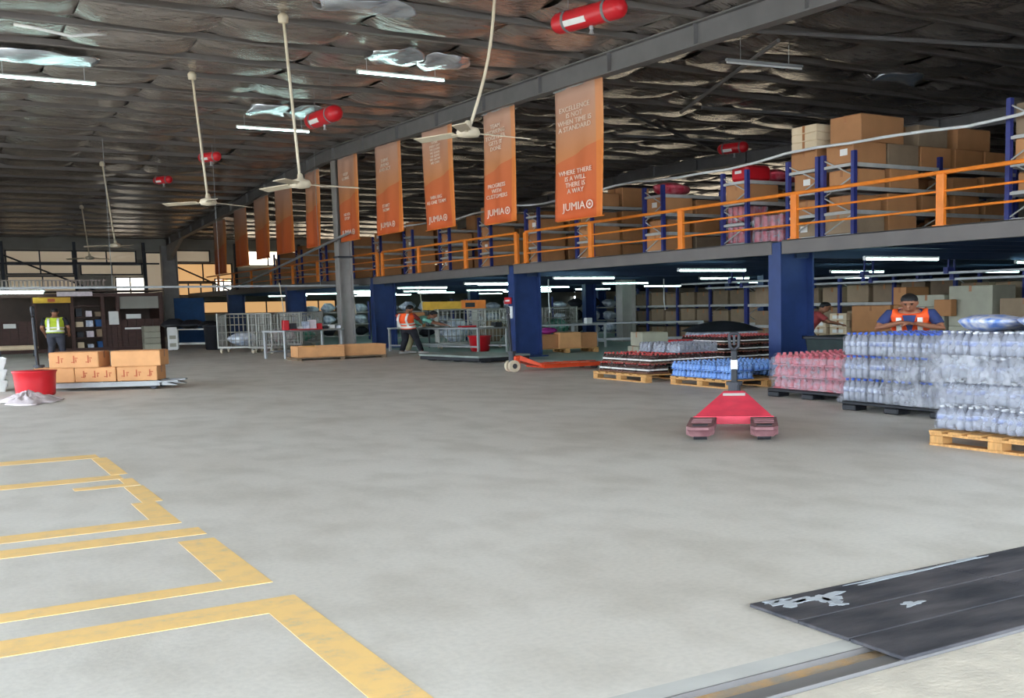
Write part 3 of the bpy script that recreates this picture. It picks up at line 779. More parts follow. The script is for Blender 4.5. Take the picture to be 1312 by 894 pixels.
CM = {}
def carton(size, loc, rz=0.0, m='carton', label=None, group=None, tape=True, name='carton', print_=None):
    """a closed cardboard box: bevelled body with a top seam, a strip of tape as a part of its own"""
    key = (tuple(round(s, 2) for s in size), m)
    if key not in CM:
        dx, dy, dz = key[0]
        mb = MB(); mb.box((0, 0, dz/2), (dx, dy, dz), bev=.012)
        for s in (-1, 1): mb.box((0, s*dy/4, dz+.003), (dx-.012, dy/2-.014, .010), bev=.003)
        tp = MB(); tp.box((0, 0, dz+.009), (dx+.006, .07, .004))
        for s in (-1, 1): tp.box((s*(dx/2+.002), 0, dz-.06), (.004, .07, .13))
        CM[key] = (mb.mesh(name, M[m]), tp.mesh('tape', M['tape']))
    o = link(name, CM[key][0], None, loc, rz)
    if tape: link('tape', CM[key][1], o)
    return tag(o, label, 'carton', group)
LEVELN = ['bottom', 'second', 'third', 'top']
CELL = ['at the rail end', 'second from the rail', 'third from the rail', 'fourth from the rail', 'fifth from the rail']
def clen(k): return ['brown', 'tan'][k]
rn = random.Random(11)
SHAPES = [(.78, .72, .37), (.80, .70, .33), (.86, .74, .38), (.74, .66, .28)]
for i, (y, d, nb) in enumerate(rack_rows):
    ncell = 5 if i < 6 else (3 if i < 10 else 2)
    for L in range(4):
        if i == 0 and L == 0: continue
        for c in range(ncell):
            if i == 3 and L < 2 and c < 1: continue
            if L == 3 and (i in (2, 3, 4)) and c < 3: continue
            solid = i == 1 and L == 3
            if not solid and rn.random() < (.05 if L < 3 else .12): continue
            sx, sy, sz = rn.choice(SHAPES)
            if L == 3 and rn.random() < .5: sz += .12
            if solid: sx, sy, sz = .86, .74, .385
            m = 'carton' if rn.random() < .93 else 'carton_dim'
            o = carton((sx, min(sy, d-.08), sz), (15.46+.93*c+rn.uniform(-.03, .03), y+d/2, DZ+LV[L]+.002), rn.uniform(-.03, .03), m,
                   'brown carton %s, %s shelf, %s mezzanine rack from right' % (CELL[c], LEVELN[L], ORD[i]), 'cartons on the mezzanine racks', tape=i < 9)
            if c == 0 and rn.random() < .35:
                MB().box((-sx/2-.003, rn.uniform(-.12, .12), sz*.55), (.004, .2, .12)).build('paper_label', M['label'], o)
# on top of the racks
T0 = DZ+LV[3]
for k in range(3):
    carton((.95, .72, .14), (15.5, 16.46, T0+.408+.152*k), 0, 'carton_pale', 'flat cream carton on top of the second rack, %s of three' % ['lowest', 'middle', 'highest'][k], 'cream cartons on top of the rack')
carton((1.2, .8, .5), (15.75, 15.46, T0+.40), .04, 'carton', 'big brown carton on top of the rack beside the cream cartons')
carton((1.0, .76, .42), (18.4, 15.46, T0+.40), 0, 'carton', 'brown carton high on the second rack, deeper in')
carton((.9, .7, .4), (17.2, 15.46, T0+.40), .05, 'carton_dim', 'dull brown carton high on the second rack, beside the big one')
# red shrink wrapped packs in the aisle
def red_pack(loc, size, label, group, m='redcan'):
    dx, dy, dz = size; t = thing('shrink_wrapped_pack', label, 'pack', loc, 0, group)
    mb = MB(); nx, ny = 4, 4
    for i in range(nx):
        for j in range(ny): mb.tube([((i+.5)/nx*dx-dx/2, (j+.5)/ny*dy-dy/2, .01), ((i+.5)/nx*dx-dx/2, (j+.5)/ny*dy-dy/2, dz-.02)], dx/nx*.46, 7)
    mb.build('can', M[m], t)['kind'] = 'stuff'
    MB().box((0, 0, dz/2), (dx+.01, dy+.01, dz), bev=.04).build('wrap', M['film'], t)
for k in range(2):
    for c in range(3):
        red_pack((15.35+.72*c, 17.55, DZ+.02+.31*k), (.70, 1.0, .30), 'red printed pack on the mezzanine deck between racks, %s layer, %s from rail' % (['lower', 'upper'][k], ORD[c]), 'red packs on the mezzanine deck')
for c in range(2):
    red_pack((15.35, 18.6, DZ+LV[c]+.01), (.62, .7, .36), 'red printed pack at the rail end of the fourth rack, %s shelf' % LEVELN[c], 'red packs on the mezzanine rack')
def sack(loc, size, m, label, cat='bag', name='bag', rz=0.0, group=None):
    dx, dy, dz = size; mb = MB(); ph = RU(0, 6)
    secs = []
    for i in range(9):
        t = i/8; k = math.sin(PI*min(max(t, .04), .96))**.45; z = dz*t
        secs.append(((.05*dx*math.sin(5*t+ph), .05*dy*math.cos(4*t+ph), z), (dx/2*k*(1+.08*math.sin(9*t+ph)), 0, 0), (0, dy/2*k*(1+.08*math.cos(8*t+ph)), 0)))
    mb.loft(secs, 14)
    for i, v in enumerate(mb.v):
        mb.v[i] = (v[0]+.02*math.sin(23*v[2]+17*v[1]+ph), v[1]+.02*math.sin(19*v[0]+13*v[2]+ph), v[2])
    o = mb.build(name, M[m], None, True, loc, rz); return tag(o, label, cat, group)
sack((15.5, 21.66, T0+.002), (1.0, .7, .30), 'redcan', 'pile of red and white wrapped goods on top of racks', name='wrapped_bundle', cat='bundle')
hb_ = MB().box((0, 0, .17), (.7, .55, .34), bev=.06).build('red_canister', M['red'], None, False, (15.45, 18.59, T0+.002)); tag(hb_, 'red canister standing on top of the fourth rack', 'canister')
MB().box((-.36, 0, .2), (.02, .2, .06)).build('canister_label', M['label'], hb_)
carton((.95, .74, .39), (15.5, 16.46, T0+.002), 0, 'carton', 'brown carton under the three flat cream cartons')
for k in range(3):
    sack((16.1+.8*k, 18.59, T0+.002), (.75, .7, .30), 'redcan', 'dark red bundle lying on top of the fourth rack, %s from canister' % ORD[k], name='wrapped_bundle', cat='bundle', group='red bundles on the fourth rack')
# cable strung along the rack tops
pts = [(14.75, y, DZ+1.70+.05*math.sin(y*.9)-.02*math.cos(2.1*y)) for y in [5+.9*k for k in range(38)]]
cb = MB().tube(pts, .028, 6).build('strung_cable', M['rope'], smooth=True); tag(cb, 'pale cable strung along the tops of the mezzanine racks', 'cable')

# ================================================================== PALLET TRUCKS
def pallet_truck(loc, rz, label, mbody, mfork, L=1.15, W=.96, fw=.29, hz=1.02, lean=.12, body_len=.62, apex_h=.40, white_band=True, wheel=.09, loop=.20):
    """forks run to -Y, handle at +Y; origin on the floor below the fork heels"""
    t = thing('pallet_truck', label, 'pallet truck', loc, rz)
    for s in (-1, 1):
        x = s*(W-fw)/2; mb = MB()
        # fork: channel with bevelled nose
        prof = [(-fw/2, 0), (fw/2, 0), (fw/2, -L*.88), (fw*.32, -L), (-fw*.32, -L), (-fw/2, -L*.88)]
        mb.prism([(x+p, q) for p, q in prof], .125, .155)
        mb.box((x-fw/2+.01, -L*.43, .10), (.02, L*.86, .07)); mb.box((x+fw/2-.01, -L*.43, .10), (.02, L*.86, .07))
        mb.add([(x-fw/2, -L*.88, .15), (x+fw/2, -L*.88, .15), (x+fw*.32, -L, .06), (x-fw*.32, -L, .06), (x-fw/2, -L*.88, .07), (x+fw/2, -L*.88, .07)], [(0, 1, 2, 3), (0, 3, 4), (1, 5, 2), (3, 2, 5, 4)])
        for q in (.25, .4, .55): mb.box((x, -L*q, .158), (fw*.75, .035, .012))
        f = mb.build('fork', mfork, t)
        MB().box((x, -L*.80, .158), (fw*.55, L*.10, .01)).build('roller_slot', M['black'], f)
        MB().cyl((x-.07, -L*.80, .062), (x+.07, -L*.80, .062), .06, 12).build('load_roller', M['darkgrey'], f)
    # sloping triangular body plate with folded sides
    b = MB(); hw = W/2-.03; aw = .12
    front = [(-hw, 0, .15), (hw, 0, .15), (aw, body_len, apex_h), (-aw, body_len, apex_h)]
    back = [(-hw, .03, .10), (hw, .03, .10), (aw, body_len+.05, apex_h-.10), (-aw, body_len+.05, apex_h-.10)]
    b.add(front+back, [(0, 1, 2, 3), (4, 7, 6, 5), (0, 4, 5, 1), (1, 5, 6, 2), (2, 6, 7, 3), (3, 7, 4, 0)])
    b.box((0, body_len+.06, apex_h-.16), (.26, .14, .30), bev=.02); b.box((0, .02, .12), (W-.06, .05, .09))
    b.build('body_plate', mbody, t)
    n = Vector((0, -(apex_h-.15), body_len)).normalized()
    MB().add([Vector((x, body_len*v, .15+(apex_h-.15)*v))+n*.004 for x, v in ((-.13, .80), (.13, .80), (.13, .90), (-.13, .90))], [(0, 1, 2, 3)]).build('sticker', M['label'], t)
    # hydraulic pump and steering wheels
    MB().cyl((0, body_len+.14, .10), (0, body_len+.14, apex_h+.06), .075, 14).cyl((0, body_len+.14, apex_h+.06), (0, body_len+.14, apex_h+.10), .10, 14).build('pump', M['darkgrey'], t, smooth=False)
    for s in (-1, 1):
        w = MB(); w.tube([(s*.09-.045, body_len+.14, wheel), (s*.09+.045, body_len+.14, wheel)], wheel, 18); wo = w.build('steer_wheel', M['tyre'], t)
        MB().tube([(s*.09-.05, body_len+.14, wheel), (s*.09+.05, body_len+.14, wheel)], wheel*.45, 12).build('hub', M['darkgrey'], wo)
    # handle
    a = Vector((0, body_len+.16, apex_h+.02)); e = Vector((0, body_len+.16+lean, hz-loop))
    h = MB().box((a+e)/2, (.075, .05, (e-a).length), rot=Matrix.Rotation(-math.atan2(e.y-a.y, e.z-a.z), 3, 'X'), bev=.012).build('handle', M['black'], t)
    if white_band:
        p = a+(e-a)*.62
        MB().box(p, (.085, .06, (e-a).length*.26), rot=Matrix.Rotation(-math.atan2(e.y-a.y, e.z-a.z), 3, 'X'), bev=.01).build('white_wrap', M['label'], h)
    g = MB(); d = (e-a).normalized()
    P = [e, e+Vector((-.05, 0, 0))+d*.04, e+Vector((-.06, 0, 0))+d*loop*.9, e+Vector((-.04, 0, 0))+d*loop, e+Vector((.04, 0, 0))+d*loop, e+Vector((.06, 0, 0))+d*loop*.9, e+Vector((.05, 0, 0))+d*.04, e]
    g.tube(P, .02, 8); g.build('grip_loop', M['darkgrey'], h, smooth=True)
    MB().box(e+d*loop*.6, (.03, .02, loop*.6)).build('lever', M['darkgrey'], h)
    return t
ja = math.atan2(-.64, .77)          # +Y of the truck points from the fork tips to the handle
pallet_truck((7.66, 9.55, 0), ja, 'faded red pallet truck with dusty forks pointing at the camera', M['jackred'], M['jackdust'], L=1.02, hz=1.07, lean=.05, wheel=.085)
pallet_truck((11.55, 21.42, 0), PI/2, 'orange red pallet truck with a black upright handle by the blue column', M['jackorange'], M['jackorange'], L=1.7, W=.8, fw=.24, hz=1.42, lean=.04, body_len=.45, apex_h=.36, white_band=False, wheel=.13, loop=.16)
pallet_truck((2.15, 23.42, 0), PI/2-.43, 'black pallet truck under the brown cartons at left', M['darkgrey'], M['grey'], L=2.3, W=.85, fw=.26, hz=1.62, lean=.02, body_len=.20, apex_h=.40, white_band=False, loop=.2)

# ================================================================== PALLETS
def pallet(loc, rz, sx, sy, label, m='pine', h=.15, group=None, plastic=False):
    t = thing('pallet', label, 'pallet', loc, rz, group)
    if plastic:
        MB().box((0, 0, h-.02), (sx, sy, .04), bev=.01).build('deck_plate', M[m], t)
        ft = MB().box((0, 0, (h-.04)/2), (sx*.16, sy*.14, h-.04), bev=.015).mesh('foot', M[m])
        for i in (-1, 0, 1):
            for j in (-1, 0, 1): link('foot', ft, t, (i*sx*.42, j*sy*.43, 0))
        return t
    n = 7; w = sy/n*.72
    bd = MB().box((0, 0, h-.012), (sx, w, .024), bev=.004).mesh('board', M[m])
    for i in range(n): link('board', bd, t, (0, -sy/2+w/2+(sy-w)*i/(n-1), 0))
    st = MB().box((0, 0, h-.036), (.13, sy, .024)).mesh('stringer', M[m])
    bk = MB().box((0, 0, .062), (.15, .16, h-.072), bev=.006).mesh('block', M[m])
    sk = MB().box((0, 0, .012), (.13, sy, .024)).mesh('skid', M[m])
    for i in (-1, 0, 1):
        link('stringer', st, t, (i*(sx/2-.075), 0, 0)); link('skid', sk, t, (i*(sx/2-.075), 0, 0))
        for j in (-1, 0, 1): link('block', bk, t, (i*(sx/2-.075), j*(sy/2-.09), 0))
    return t

# ================================================================== DRINKS ON PALLETS
def bottle_meshes(r, h, mb_, ml, mc):
    b = MB().lathe([(r*.8, 0), (r, .02), (r, h*.30), (r*.9, h*.36), (r, h*.42), (r, h*.62), (r*.92, h*.70), (r*.42, h*.88), (r*.36, h*.93)], seg=9).mesh('bottle', mb_, True)
    l = MB().lathe([(r*1.02, h*.42), (r*1.02, h*.62)], seg=9).mesh('bottle_label', ml, True)
    c = MB().lathe([(r*.42, h*.92), (r*.42, h)], seg=8).mesh('cap', mc)
    return b, l, c
def make_pack(label, cat, nx, ny, r, h, mats, group, filmmat, sag=.02, seed=0):
    """a shrink-wrapped pack of bottles; bottles stand inside the film"""
    t = thing('shrink_wrapped_pack', label, cat, group=group)
    bm1, lm, cm = bottle_meshes(r, h, *mats)
    rn = random.Random(seed)
    for i in range(nx):
        for j in range(ny):
            if 0 < i < nx-1 and 0 < j < ny-1: continue
            p = (-(nx-1)*r+2*r*i, -(ny-1)*r+2*r*j, .008)
            b = link('bottle', bm1, t, p); link('label_band', lm, b); link('cap', cm, b)
    hx, hy = nx*r+.012, ny*r+.012
    def ring(z, k, w): return [((hx*k+w*math.sin(5*q+seed))*max(-1, min(1, 1.35*math.cos(q))), (hy*k+w*math.cos(4*q+seed))*max(-1, min(1, 1.35*math.sin(q))), z) for q in [2*PI*a/24 for a in range(24)]]
    f = MB(); rings = [ring(.004, .97, .004), ring(h*.15, 1.01, .008), ring(h*.5, .98, .014), ring(h*.78, 1.0, .01), ring(h*.95, .9, .012), ring(h+.012, .6, .01)]
    for k, rg in enumerate(rings): f.v += rg
    for k in range(len(rings)-1):
        for a in range(24):
            a2 = (a+1) % 24; f.f.append((k*24+a, k*24+a2, (k+1)*24+a2, (k+1)*24+a)); f.m.append(0)
    f.f.append(tuple(5*24+a for a in range(24))); f.m.append(0)
    f.build('film', filmmat, t, smooth=True)
    return t
LAYN = ['bottom', 'second', 'third', 'fourth', 'top']
# -- clear water on the black plastic pallet
pallet((10.92, 9.58, 0), 0, 1.45, 1.72, 'black plastic pallet under the stack of blue topped water packs', 'black', .12, plastic=True)
wp = make_pack('water', 'water pack', 4, 4, .0515, .285, (M['water'], M['bluelabel'], M['bluecap']), 'water packs on the black pallet', M['film'], seed=3)
wplace = placer(wp)
rn = random.Random(5)
for L in range(3):
    for c in range(4):
        for d in range(3):
            if d == 1 and L < 2: continue
            wplace((10.41+.42*d+rn.uniform(-.015, .02), 8.94+.425*c+rn.uniform(-.012, .012), .125+.298*L), rn.choice((0, PI/2, PI, -PI/2))+rn.uniform(-.04, .04),
                   'blue capped water pack, black pallet, %s layer, %s from near end, %s row' % (['bottom', 'middle', 'top'][L], ORD[c], ORD[d]), 'water packs on the black pallet')
# cloudy stretch film round the near half of that stack
def wrap(x0, x1, y0, y1, z0, z1, label, m='film_thick', seed=1):
    """open tube of cling film pulled round a stack"""
    rn = random.Random(seed); ph = rn.uniform(0, 6); n = 40; k = 14
    cx, cy, hx, hy = (x0+x1)/2, (y0+y1)/2, (x1-x0)/2, (y1-y0)/2; mb = MB()
    for j in range(k+1):
        z = z0+(z1-z0)*j/k
        for i in range(n):
            q = 2*PI*i/n; c, s = math.cos(q), math.sin(q)
            w = .012*math.sin(9*q+5*z+ph)+.010*math.sin(15*z+4*q)+.008*math.sin(31*z-6*q)
            mb.v.append((cx+(hx+w)*max(-1, min(1, 1.38*c)), cy+(hy+w)*max(-1, min(1, 1.38*s)), z))
    for j in range(k):
        for i in range(n):
            i2 = (i+1) % n; mb.f.append((j*n+i, j*n+i2, (j+1)*n+i2, (j+1)*n+i)); mb.m.append(0)
    o = mb.build('stretch_film', M[m], smooth=True); return tag(o, label, 'film')
wrap(10.16, 11.5, 8.70, 9.72, .13, .80, 'cloudy stretch film round the near half of the blue topped water stack', seed=2)
# -- bulging water packs on the pine pallet at the right edge
pallet((9.05, 6.55, 0), 0, 1.42, 1.56, 'pine pallet at the right edge under bulging water packs')
wp2 = make_pack('water', 'water pack', 4, 3, .0535, .225, (M['water'], M['bluelabel'], M['whitecap']), 'water packs on the pine pallet', M['film'], seed=8)
w2 = placer(wp2)
lying = []
for L in range(4):
    for c in range(4):
        for d in range(3):
            if d == 1 and L < 3: continue
            inset = .10 if L == 1 else (.05 if L in (2,) else 0)
            tilt = rn.uniform(-.06, .06)
            o = w2((8.60+.45*d+inset*(1 if d == 0 else 0)+rn.uniform(-.035, .035), 5.98+.385*c+rn.uniform(-.03, .03), .155+.242*L+rn.uniform(0, .012)), PI/2+rn.uniform(-.17, .17),
                   'water pack on right pine pallet, %s layer, %s from near end, %s row' % (LAYN[L], ORD[c], ORD[d]), 'water packs on the pine pallet')
            o.rotation_euler.x = tilt*.3; o.rotation_euler.y = tilt*.6
# printed bags of white and blue packs lying between the layers
for k, (y, z, sz, m) in enumerate([(6.95, 1.115, (.62, .70, .16), 'bluepack2'), (6.25, 1.115, (.62, .66, .18), 'bluepack2')]):
    M.setdefault('bluepack2', mat('white_and_blue_printed_bag', (222, 218, 214), .4, alt=(96, 130, 200), scale=7, stretch=(1, 2, 2)))
    sack((8.75, y, z), sz, m, 'white and blue printed bag lying on top of the right water stack, %s one' % ['farther', 'nearer'][k], 'bag', 'printed_bag', group='printed bags on the right water stack')
for k, (x, y, sx, sy, h) in enumerate([(9.0, 6.95, .7, .8, .12), (9.45, 6.75, .7, .9, .2), (8.75, 5.92, .6, .5, .22)]):
    sack((x+.12, y, 1.12), (sx, sy, h), 'bluepack2', 'flat white and blue wrapped bundle on the right water stack, %s of three' % ['farthest', 'middle', 'nearest'][k], 'bag', 'printed_bag', group='flat bundles on the right water stack')
sack((9.35, 6.0, 1.115), (.9, .9, .30), 'bluepack2', 'white and blue printed bag at the back of the right water stack', 'bag', 'printed_bag')
wrap(8.30, 9.75, 5.74, 7.38, .64, .90, 'cloudy stretch film round the third layer of the right water stack', 'film_thick', seed=6)
wrap(8.36, 9.70, 5.78, 7.34, .40, .62, 'clear stretch film round the second layer of the right water stack', 'film', seed=7)

def flat_pack(mats_name, m, nx, ny, r, h, fm='film_thin', mt=None, ml=None):
    t = thing('shrink_wrapped_pack', 'x', 'pack'); mb = MB()
    me = MB().lathe([(r*.85, 0), (r, .015), (r, h*.62), (r*.55, h*.86), (r*.35, h*.9), (r*.35, h)], seg=8).mesh('bottle', M[m], True)
    cm = MB().lathe([(r*.42, h*.93), (r*.42, h+.01)], seg=7).mesh('cap', M[mt or m])
    lm = MB().lathe([(r*1.03, h*.30), (r*1.03, h*.46)], seg=8).mesh('label_band', M[ml or m])
    for i in range(nx):
        for j in range(ny):
            if 0 < i < nx-1 and 0 < j < ny-1 : continue
            b = link('bottle', me, t, (-(nx-1)*r+2*r*i, -(ny-1)*r+2*r*j, .006)); link('cap', cm, b)
            if ml: link('label_band', lm, b)
    MB().box((0, 0, h/2), (nx*2*r+.02, ny*2*r+.02, h+.02), bev=.03).build('film', M[fm], t)
    MB().box((0, 0, h*.08), (nx*2*r+.015, ny*2*r+.015, h*.16), bev=.01).build('tray', M['tray' if m == 'cola' else m], t)
    return t
# -- red packs on a black pallet
pallet((11.62, 11.85, 0), 0, 1.5, 1.75, 'black plastic pallet under the red soft drink packs', 'black', .12, plastic=True)
rp = placer(flat_pack('red', 'redcan', 4, 4, .058, .165))
for L in range(3):
    for c in range(3):
        for d in range(3):
            if L < 2 and d == 1: continue
            rp((11.18+.47*d+rn.uniform(-.01, .02), 11.28+.565*c, .125+.178*L), rn.uniform(-.04, .04), 'red soft drink pack, %s layer, %s from near end, %s row' % (['bottom', 'middle', 'top'][L], ORD[c], ORD[d]), 'red packs on the black pallet', (1, 1.18, 1))
wrap(10.90, 12.36, 10.95, 12.75, .13, .60, 'thin stretch film round the red soft drink packs', 'film', seed=4)
sack((10.95, 11.05, 0), (.5, .35, .14), 'film_thick', 'scrap of stretch film lying on the floor by the red packs', 'film', 'film_scrap')
# -- blue packs on a pine pallet
pallet((12.1, 14.95, 0), 0, 1.7, 1.75, 'pine pallet under the flat blue packs')
bp_ = placer(flat_pack('blue', 'bluepack', 5, 4, .05, .115))
for L in range(2):
    for c in range(4):
        for d in range(3):
            if L == 0 and d == 1: continue
            bp_((11.52+.56*d, 14.32+.43*c, .155+.128*L), rn.uniform(-.05, .05), 'blue drink pack, %s layer, %s from near end, %s row' % (['lower', 'upper'][L], ORD[c], ORD[d]), 'blue packs on the pine pallet')
pallet((12.55, 13.3, 0), 0, 1.2, 1.0, 'low pine pallet between the blue packs and the red packs')
b3 = placer(flat_pack('green', 'greenpack', 5, 4, .05, .13))
for c in range(2):
    for d in range(2): 
        for L in range(2): b3((12.28+.55*d, 13.08+.44*c, .155+.142*L), rn.uniform(-.05, .05), 'green drink pack behind red packs, %s layer, %s in column, %s row' % (['lower', 'upper'][L], ORD[c], ORD[d]), 'green packs behind the red packs')
# -- cola packs
pallet((12.05, 17.3, 0), 0, 1.9, 1.85, 'pine pallet under the low dark bottle packs, left of the blue packs')
cp = flat_pack('cola', 'cola', 5, 4, .048, .165, 'film_faint', mt='redlabel', ml='label')
cpl = placer(cp)
for L in range(2):
    for c in range(4):
        for d in range(3):
            if L == 0 and d == 1: continue
            cpl((11.42+.53*d+.08*L, 16.62+.44*c, .155+.175*L), rn.uniform(-.04, .04), 'dark bottle pack, left drinks pallet, %s layer, %s from near end, %s row' % (['lower', 'upper'][L], ORD[c], ORD[d]), 'dark bottle packs on the left pallet')
gp_ = flat_pack('grey', 'water', 5, 4, .048, .17, 'film_thick'); gpl = placer(gp_)
for c in range(3): gpl((12.2, 16.75+.46*c, .51), rn.uniform(-.08, .08), 'pack of clear bottles on top of the left drinks pallet, %s from the near end' % ORD[c], 'clear packs on the left pallet')
for c in range(2): gpl((12.75, 16.85+.5*c, .51), .05, 'pack of clear bottles at back of left drinks pallet, %s in column' % ORD[c], 'clear packs on the left pallet')
rb = MB().box((0, 0, .1), (.45, .34, .2), bev=.03).build('red_bag', M['red'], None, False, (12.9, 17.75, .51)); tag(rb, 'red bag on top of the left drinks pallet', 'bag')
pallet((16.1, 19.9, 0), .1, 2.3, 1.9, 'pine pallet behind, under the tall red brown bottle packs')
for L in range(3):
    for c in range(3):
        for d in range(4):
            if L < 2 and d in (1, 2) and c > 0: continue
            cpl((15.25+.56*d, 19.3+.56*c, .155+.175*L), .1+rn.uniform(-.03, .03), 'red brown bottle pack, rear pallet, %s layer, %s from near end, %s row' % (['bottom', 'middle', 'top'][L], ORD[c], ORD[d]), 'bottle packs on the rear pallet', (1, 1.2, 1))
# dark covered heap behind
hp = thing('covered_heap', 'heap of goods under a curved black cover behind the drinks pallets', 'heap', (17.6, 22.4, 0), -.35)
MB().box((0, 0, .34), (1.7, 1.0, .68), bev=.04).build('crate_body', M['parcel'], hp)
def dome(u, v): return ((u-.5)*2.0, (v-.5)*1.2, .70+.26*math.sin(PI*u)**.7*math.sin(PI*v)**.5)
MB().grid(14, 8, dome).build('black_cover', M['black'], hp, smooth=True)
carton((.8, .9, .36), (15.6, 22.9, .004), -.3, 'carton_grey', 'greyish carton standing left of the black covered heap, lower one')
carton((.7, .8, .34), (15.65, 22.9, .378), -.2, 'carton_grey', 'greyish carton standing left of the black covered heap, upper one')
# black basket
bk = thing('basket', 'large black plastic basket between the blue column and the red packs', 'basket', (13.55, 13.62, 0), 0)
def basket(mb, x, y, h, t, z0=.0):
    for s in (-1, 1):
        mb.add([(s*x*.82, -y*.82, z0), (s*x*.82, y*.82, z0), (s*x, y, h), (s*x, -y, h), (s*(x*.82-t), -y*.82, z0), (s*(x*.82-t), y*.82, z0), (s*(x-t), y, h), (s*(x-t), -y, h)], [(0,1,2,3),(4,7,6,5),(0,3,7,4),(1,5,6,2),(3,2,6,7),(0,4,5,1)])
        mb.add([(-x*.82, s*y*.82, z0), (x*.82, s*y*.82, z0), (x, s*y, h), (-x, s*y, h), (-x*.82, s*(y*.82-t), z0), (x*.82, s*(y*.82-t), z0), (x, s*(y-t), h), (-x, s*(y-t), h)], [(0,1,2,3),(4,7,6,5),(0,3,7,4),(1,5,6,2),(3,2,6,7),(0,4,5,1)])
    mb.box((0, 0, z0+.01), (x*1.64, y*1.64, .02)); return mb
M['darkgreen'] = mat('dark_green_black_plastic', (26, 40, 36), .5, var=.2, scale=6)
basket(MB(), .52, .62, .80, .03).build('shell', M['darkgreen'], bk)
rim = MB()
for s in (-1, 1): rim.box((s*.53, 0, .80), (.06, 1.32, .05), bev=.01); rim.box((0, s*.63, .80), (1.12, .06, .05), bev=.01)
rim.build('rim', M['black'], bk)
rib = MB()
for k in range(6): rib.box((-.475-.004*k*0, -.5+.2*k, .42), (.03, .03, .70))
rib.build('rib', M['black'], bk)

# ================================================================== LEFT: CARTONS ON THE TRUCK, BARREL, SHEET
ca = math.atan2(-.415, .91)
cd = Vector((math.cos(ca), math.sin(ca), 0))
def print_marks(o, dx, dy, dz, n=3):
    for i in range(n):
        p = MB(); x = -dx*.3+dx*.3*i
        j = RU(-.02, .02); p.box((x+j, -dy/2-.003, dz*.55), (.022, .004, dz*.5)); p.box((x+.05, -dy/2-.003, dz*(.62+j)), (.05, .004, .018)); p.box((x-.02+j, -dy/2-.003, dz*.36), (.06, .004, .016)); p.box((x+.04, -dy/2-.003, dz*.45), (.016, .004, dz*.2))
        p.build('red_print', M['print_red'], o)
b0 = Vector((2.52, 23.16, 0))
for k, (off, n) in enumerate(((-.39, 1), (.36, 3), (1.12, 3))):
    p = b0+cd*off
    o = carton((.74, .62, .27), (p.x, p.y, .165), ca, 'carton_orange', 'orange brown carton with red print, bottom row on the truck, %s from the left' % ORD[k], 'printed cartons on the left truck')
    print_marks(o, .74, .62, .27, n)
for k, (off, dx, n) in enumerate(((-.13, .86, 0), (.40, .20, 0), (.98, .86, 0))):
    if k == 1: continue
    p = b0+cd*(off+ .13)
    o = carton((dx+.04, .66, .29), (p.x, p.y, .445), ca+.02*(k-1), 'carton_orange', 'larger orange brown carton on the top row, %s' % ['with red print on its side, at left', '', 'plain, at right'][k], 'cartons on the top row of the left truck')
    if k == 0: print_marks(o, dx, .66, .29, 3)
p = b0+cd*(-.30)
br_ = thing('barrel', 'red plastic barrel standing on the floor at the left edge', 'barrel', (1.66, 22.3, 0))
MB().lathe([(.30, 0), (.325, .02), (.33, .06), (.345, .28), (.355, .40), (.365, .42), (.365, .45), (.335, .45), (.32, .06)], seg=28).build('shell', M['red'], br_, smooth=True)
MB().lathe([(.372, .425), (.375, .44), (.372, .455)], seg=28).build('rim', M['red'], br_, smooth=True)
def sheet(u, v):
    q = 2*PI*u; r = v
    z = .13*(1-r)**.8 + .05*abs(math.sin(5*q+7*r))*(1-r*.8) + .03*math.sin(11*q-9*r)*(1-r)+.006
    k = 1+.16*math.sin(3*q+1)+.09*math.sin(7*q)
    return (.46*r*k*math.cos(q), .85*r*k*math.sin(q), max(z, .004))
o = MB().grid(48, 12, sheet).build('crumpled_sheet', M['cloth'], None, True, (1.42, 20.7, 0)); o.modifiers.new('Solidify', 'SOLIDIFY').thickness = .006
tag(o, 'crumpled pale pink sheet heaped on the floor before the red barrel', 'sheet')
# stack of white crates cut off by the left edge
wc = thing('x', 'x', 'crate'); 
bx = MB(); basket(bx, .32, .45, .215, .02).build('shell', M['white'], wc)
sl_ = MB()
for k in range(5): sl_.box((.30, -.3+.15*k, .12), (.03, .07, .05))
sl_.build('slot', M['grey'], wc); wc.name = 'white_crate'
wpl = placer(wc)
for k in range(3): wpl((1.0, 24.3, .215*k), 0, 'white plastic crate at the left edge, %s of a stack of three' % ['lowest', 'middle', 'topmost'][k], 'white crates at the left edge')

# ================================================================== BACK LEFT: DARK TIMBER CAGE AND ITS CONTENTS
CY = 47.0
cg = thing('timber_cage', 'dark brown timber partition with a low roof at the back left', 'partition', (5.2, CY, 0))
for x in (-3.0, -1.55, -.25, .85, 1.4, 3.0): MB().box((x, 0, 1.13), (.14, .14, 2.26), bev=.01).build('post', M['wood'], cg)
for z in (2.2, .08): MB().box((0, 0, z), (6.1, .16, .14)).build('rail', M['wood'], cg)
for x0, x1 in ((-3, -1.55), (.85, 1.4), (1.4, 3.0)):
    n = max(2, int((x1-x0)/.28))
    for k in range(n): MB().box((x0+(x1-x0)*(k+.5)/n, .04, .68), ((x1-x0)/n-.02, .03, 1.1)).build('panel_board', M['wood'], cg)
MB().box((0, 2.6, 1.15), (6.2, .1, 2.3)).build('rear_panel', M['darkwall'], cg)
MB().box((0, 1.3, 2.36), (6.3, 2.8, .05)).build('roof_panel', M['darkwall'], cg)
MB().box((2.2, .05, 1.9), (1.5, .03, .5)).build('clear_panel', M['sheet'], cg)
MB().box((3.05, 1.3, 1.15), (.1, 2.6, 2.3)).build('side_panel', M['wood'], cg)
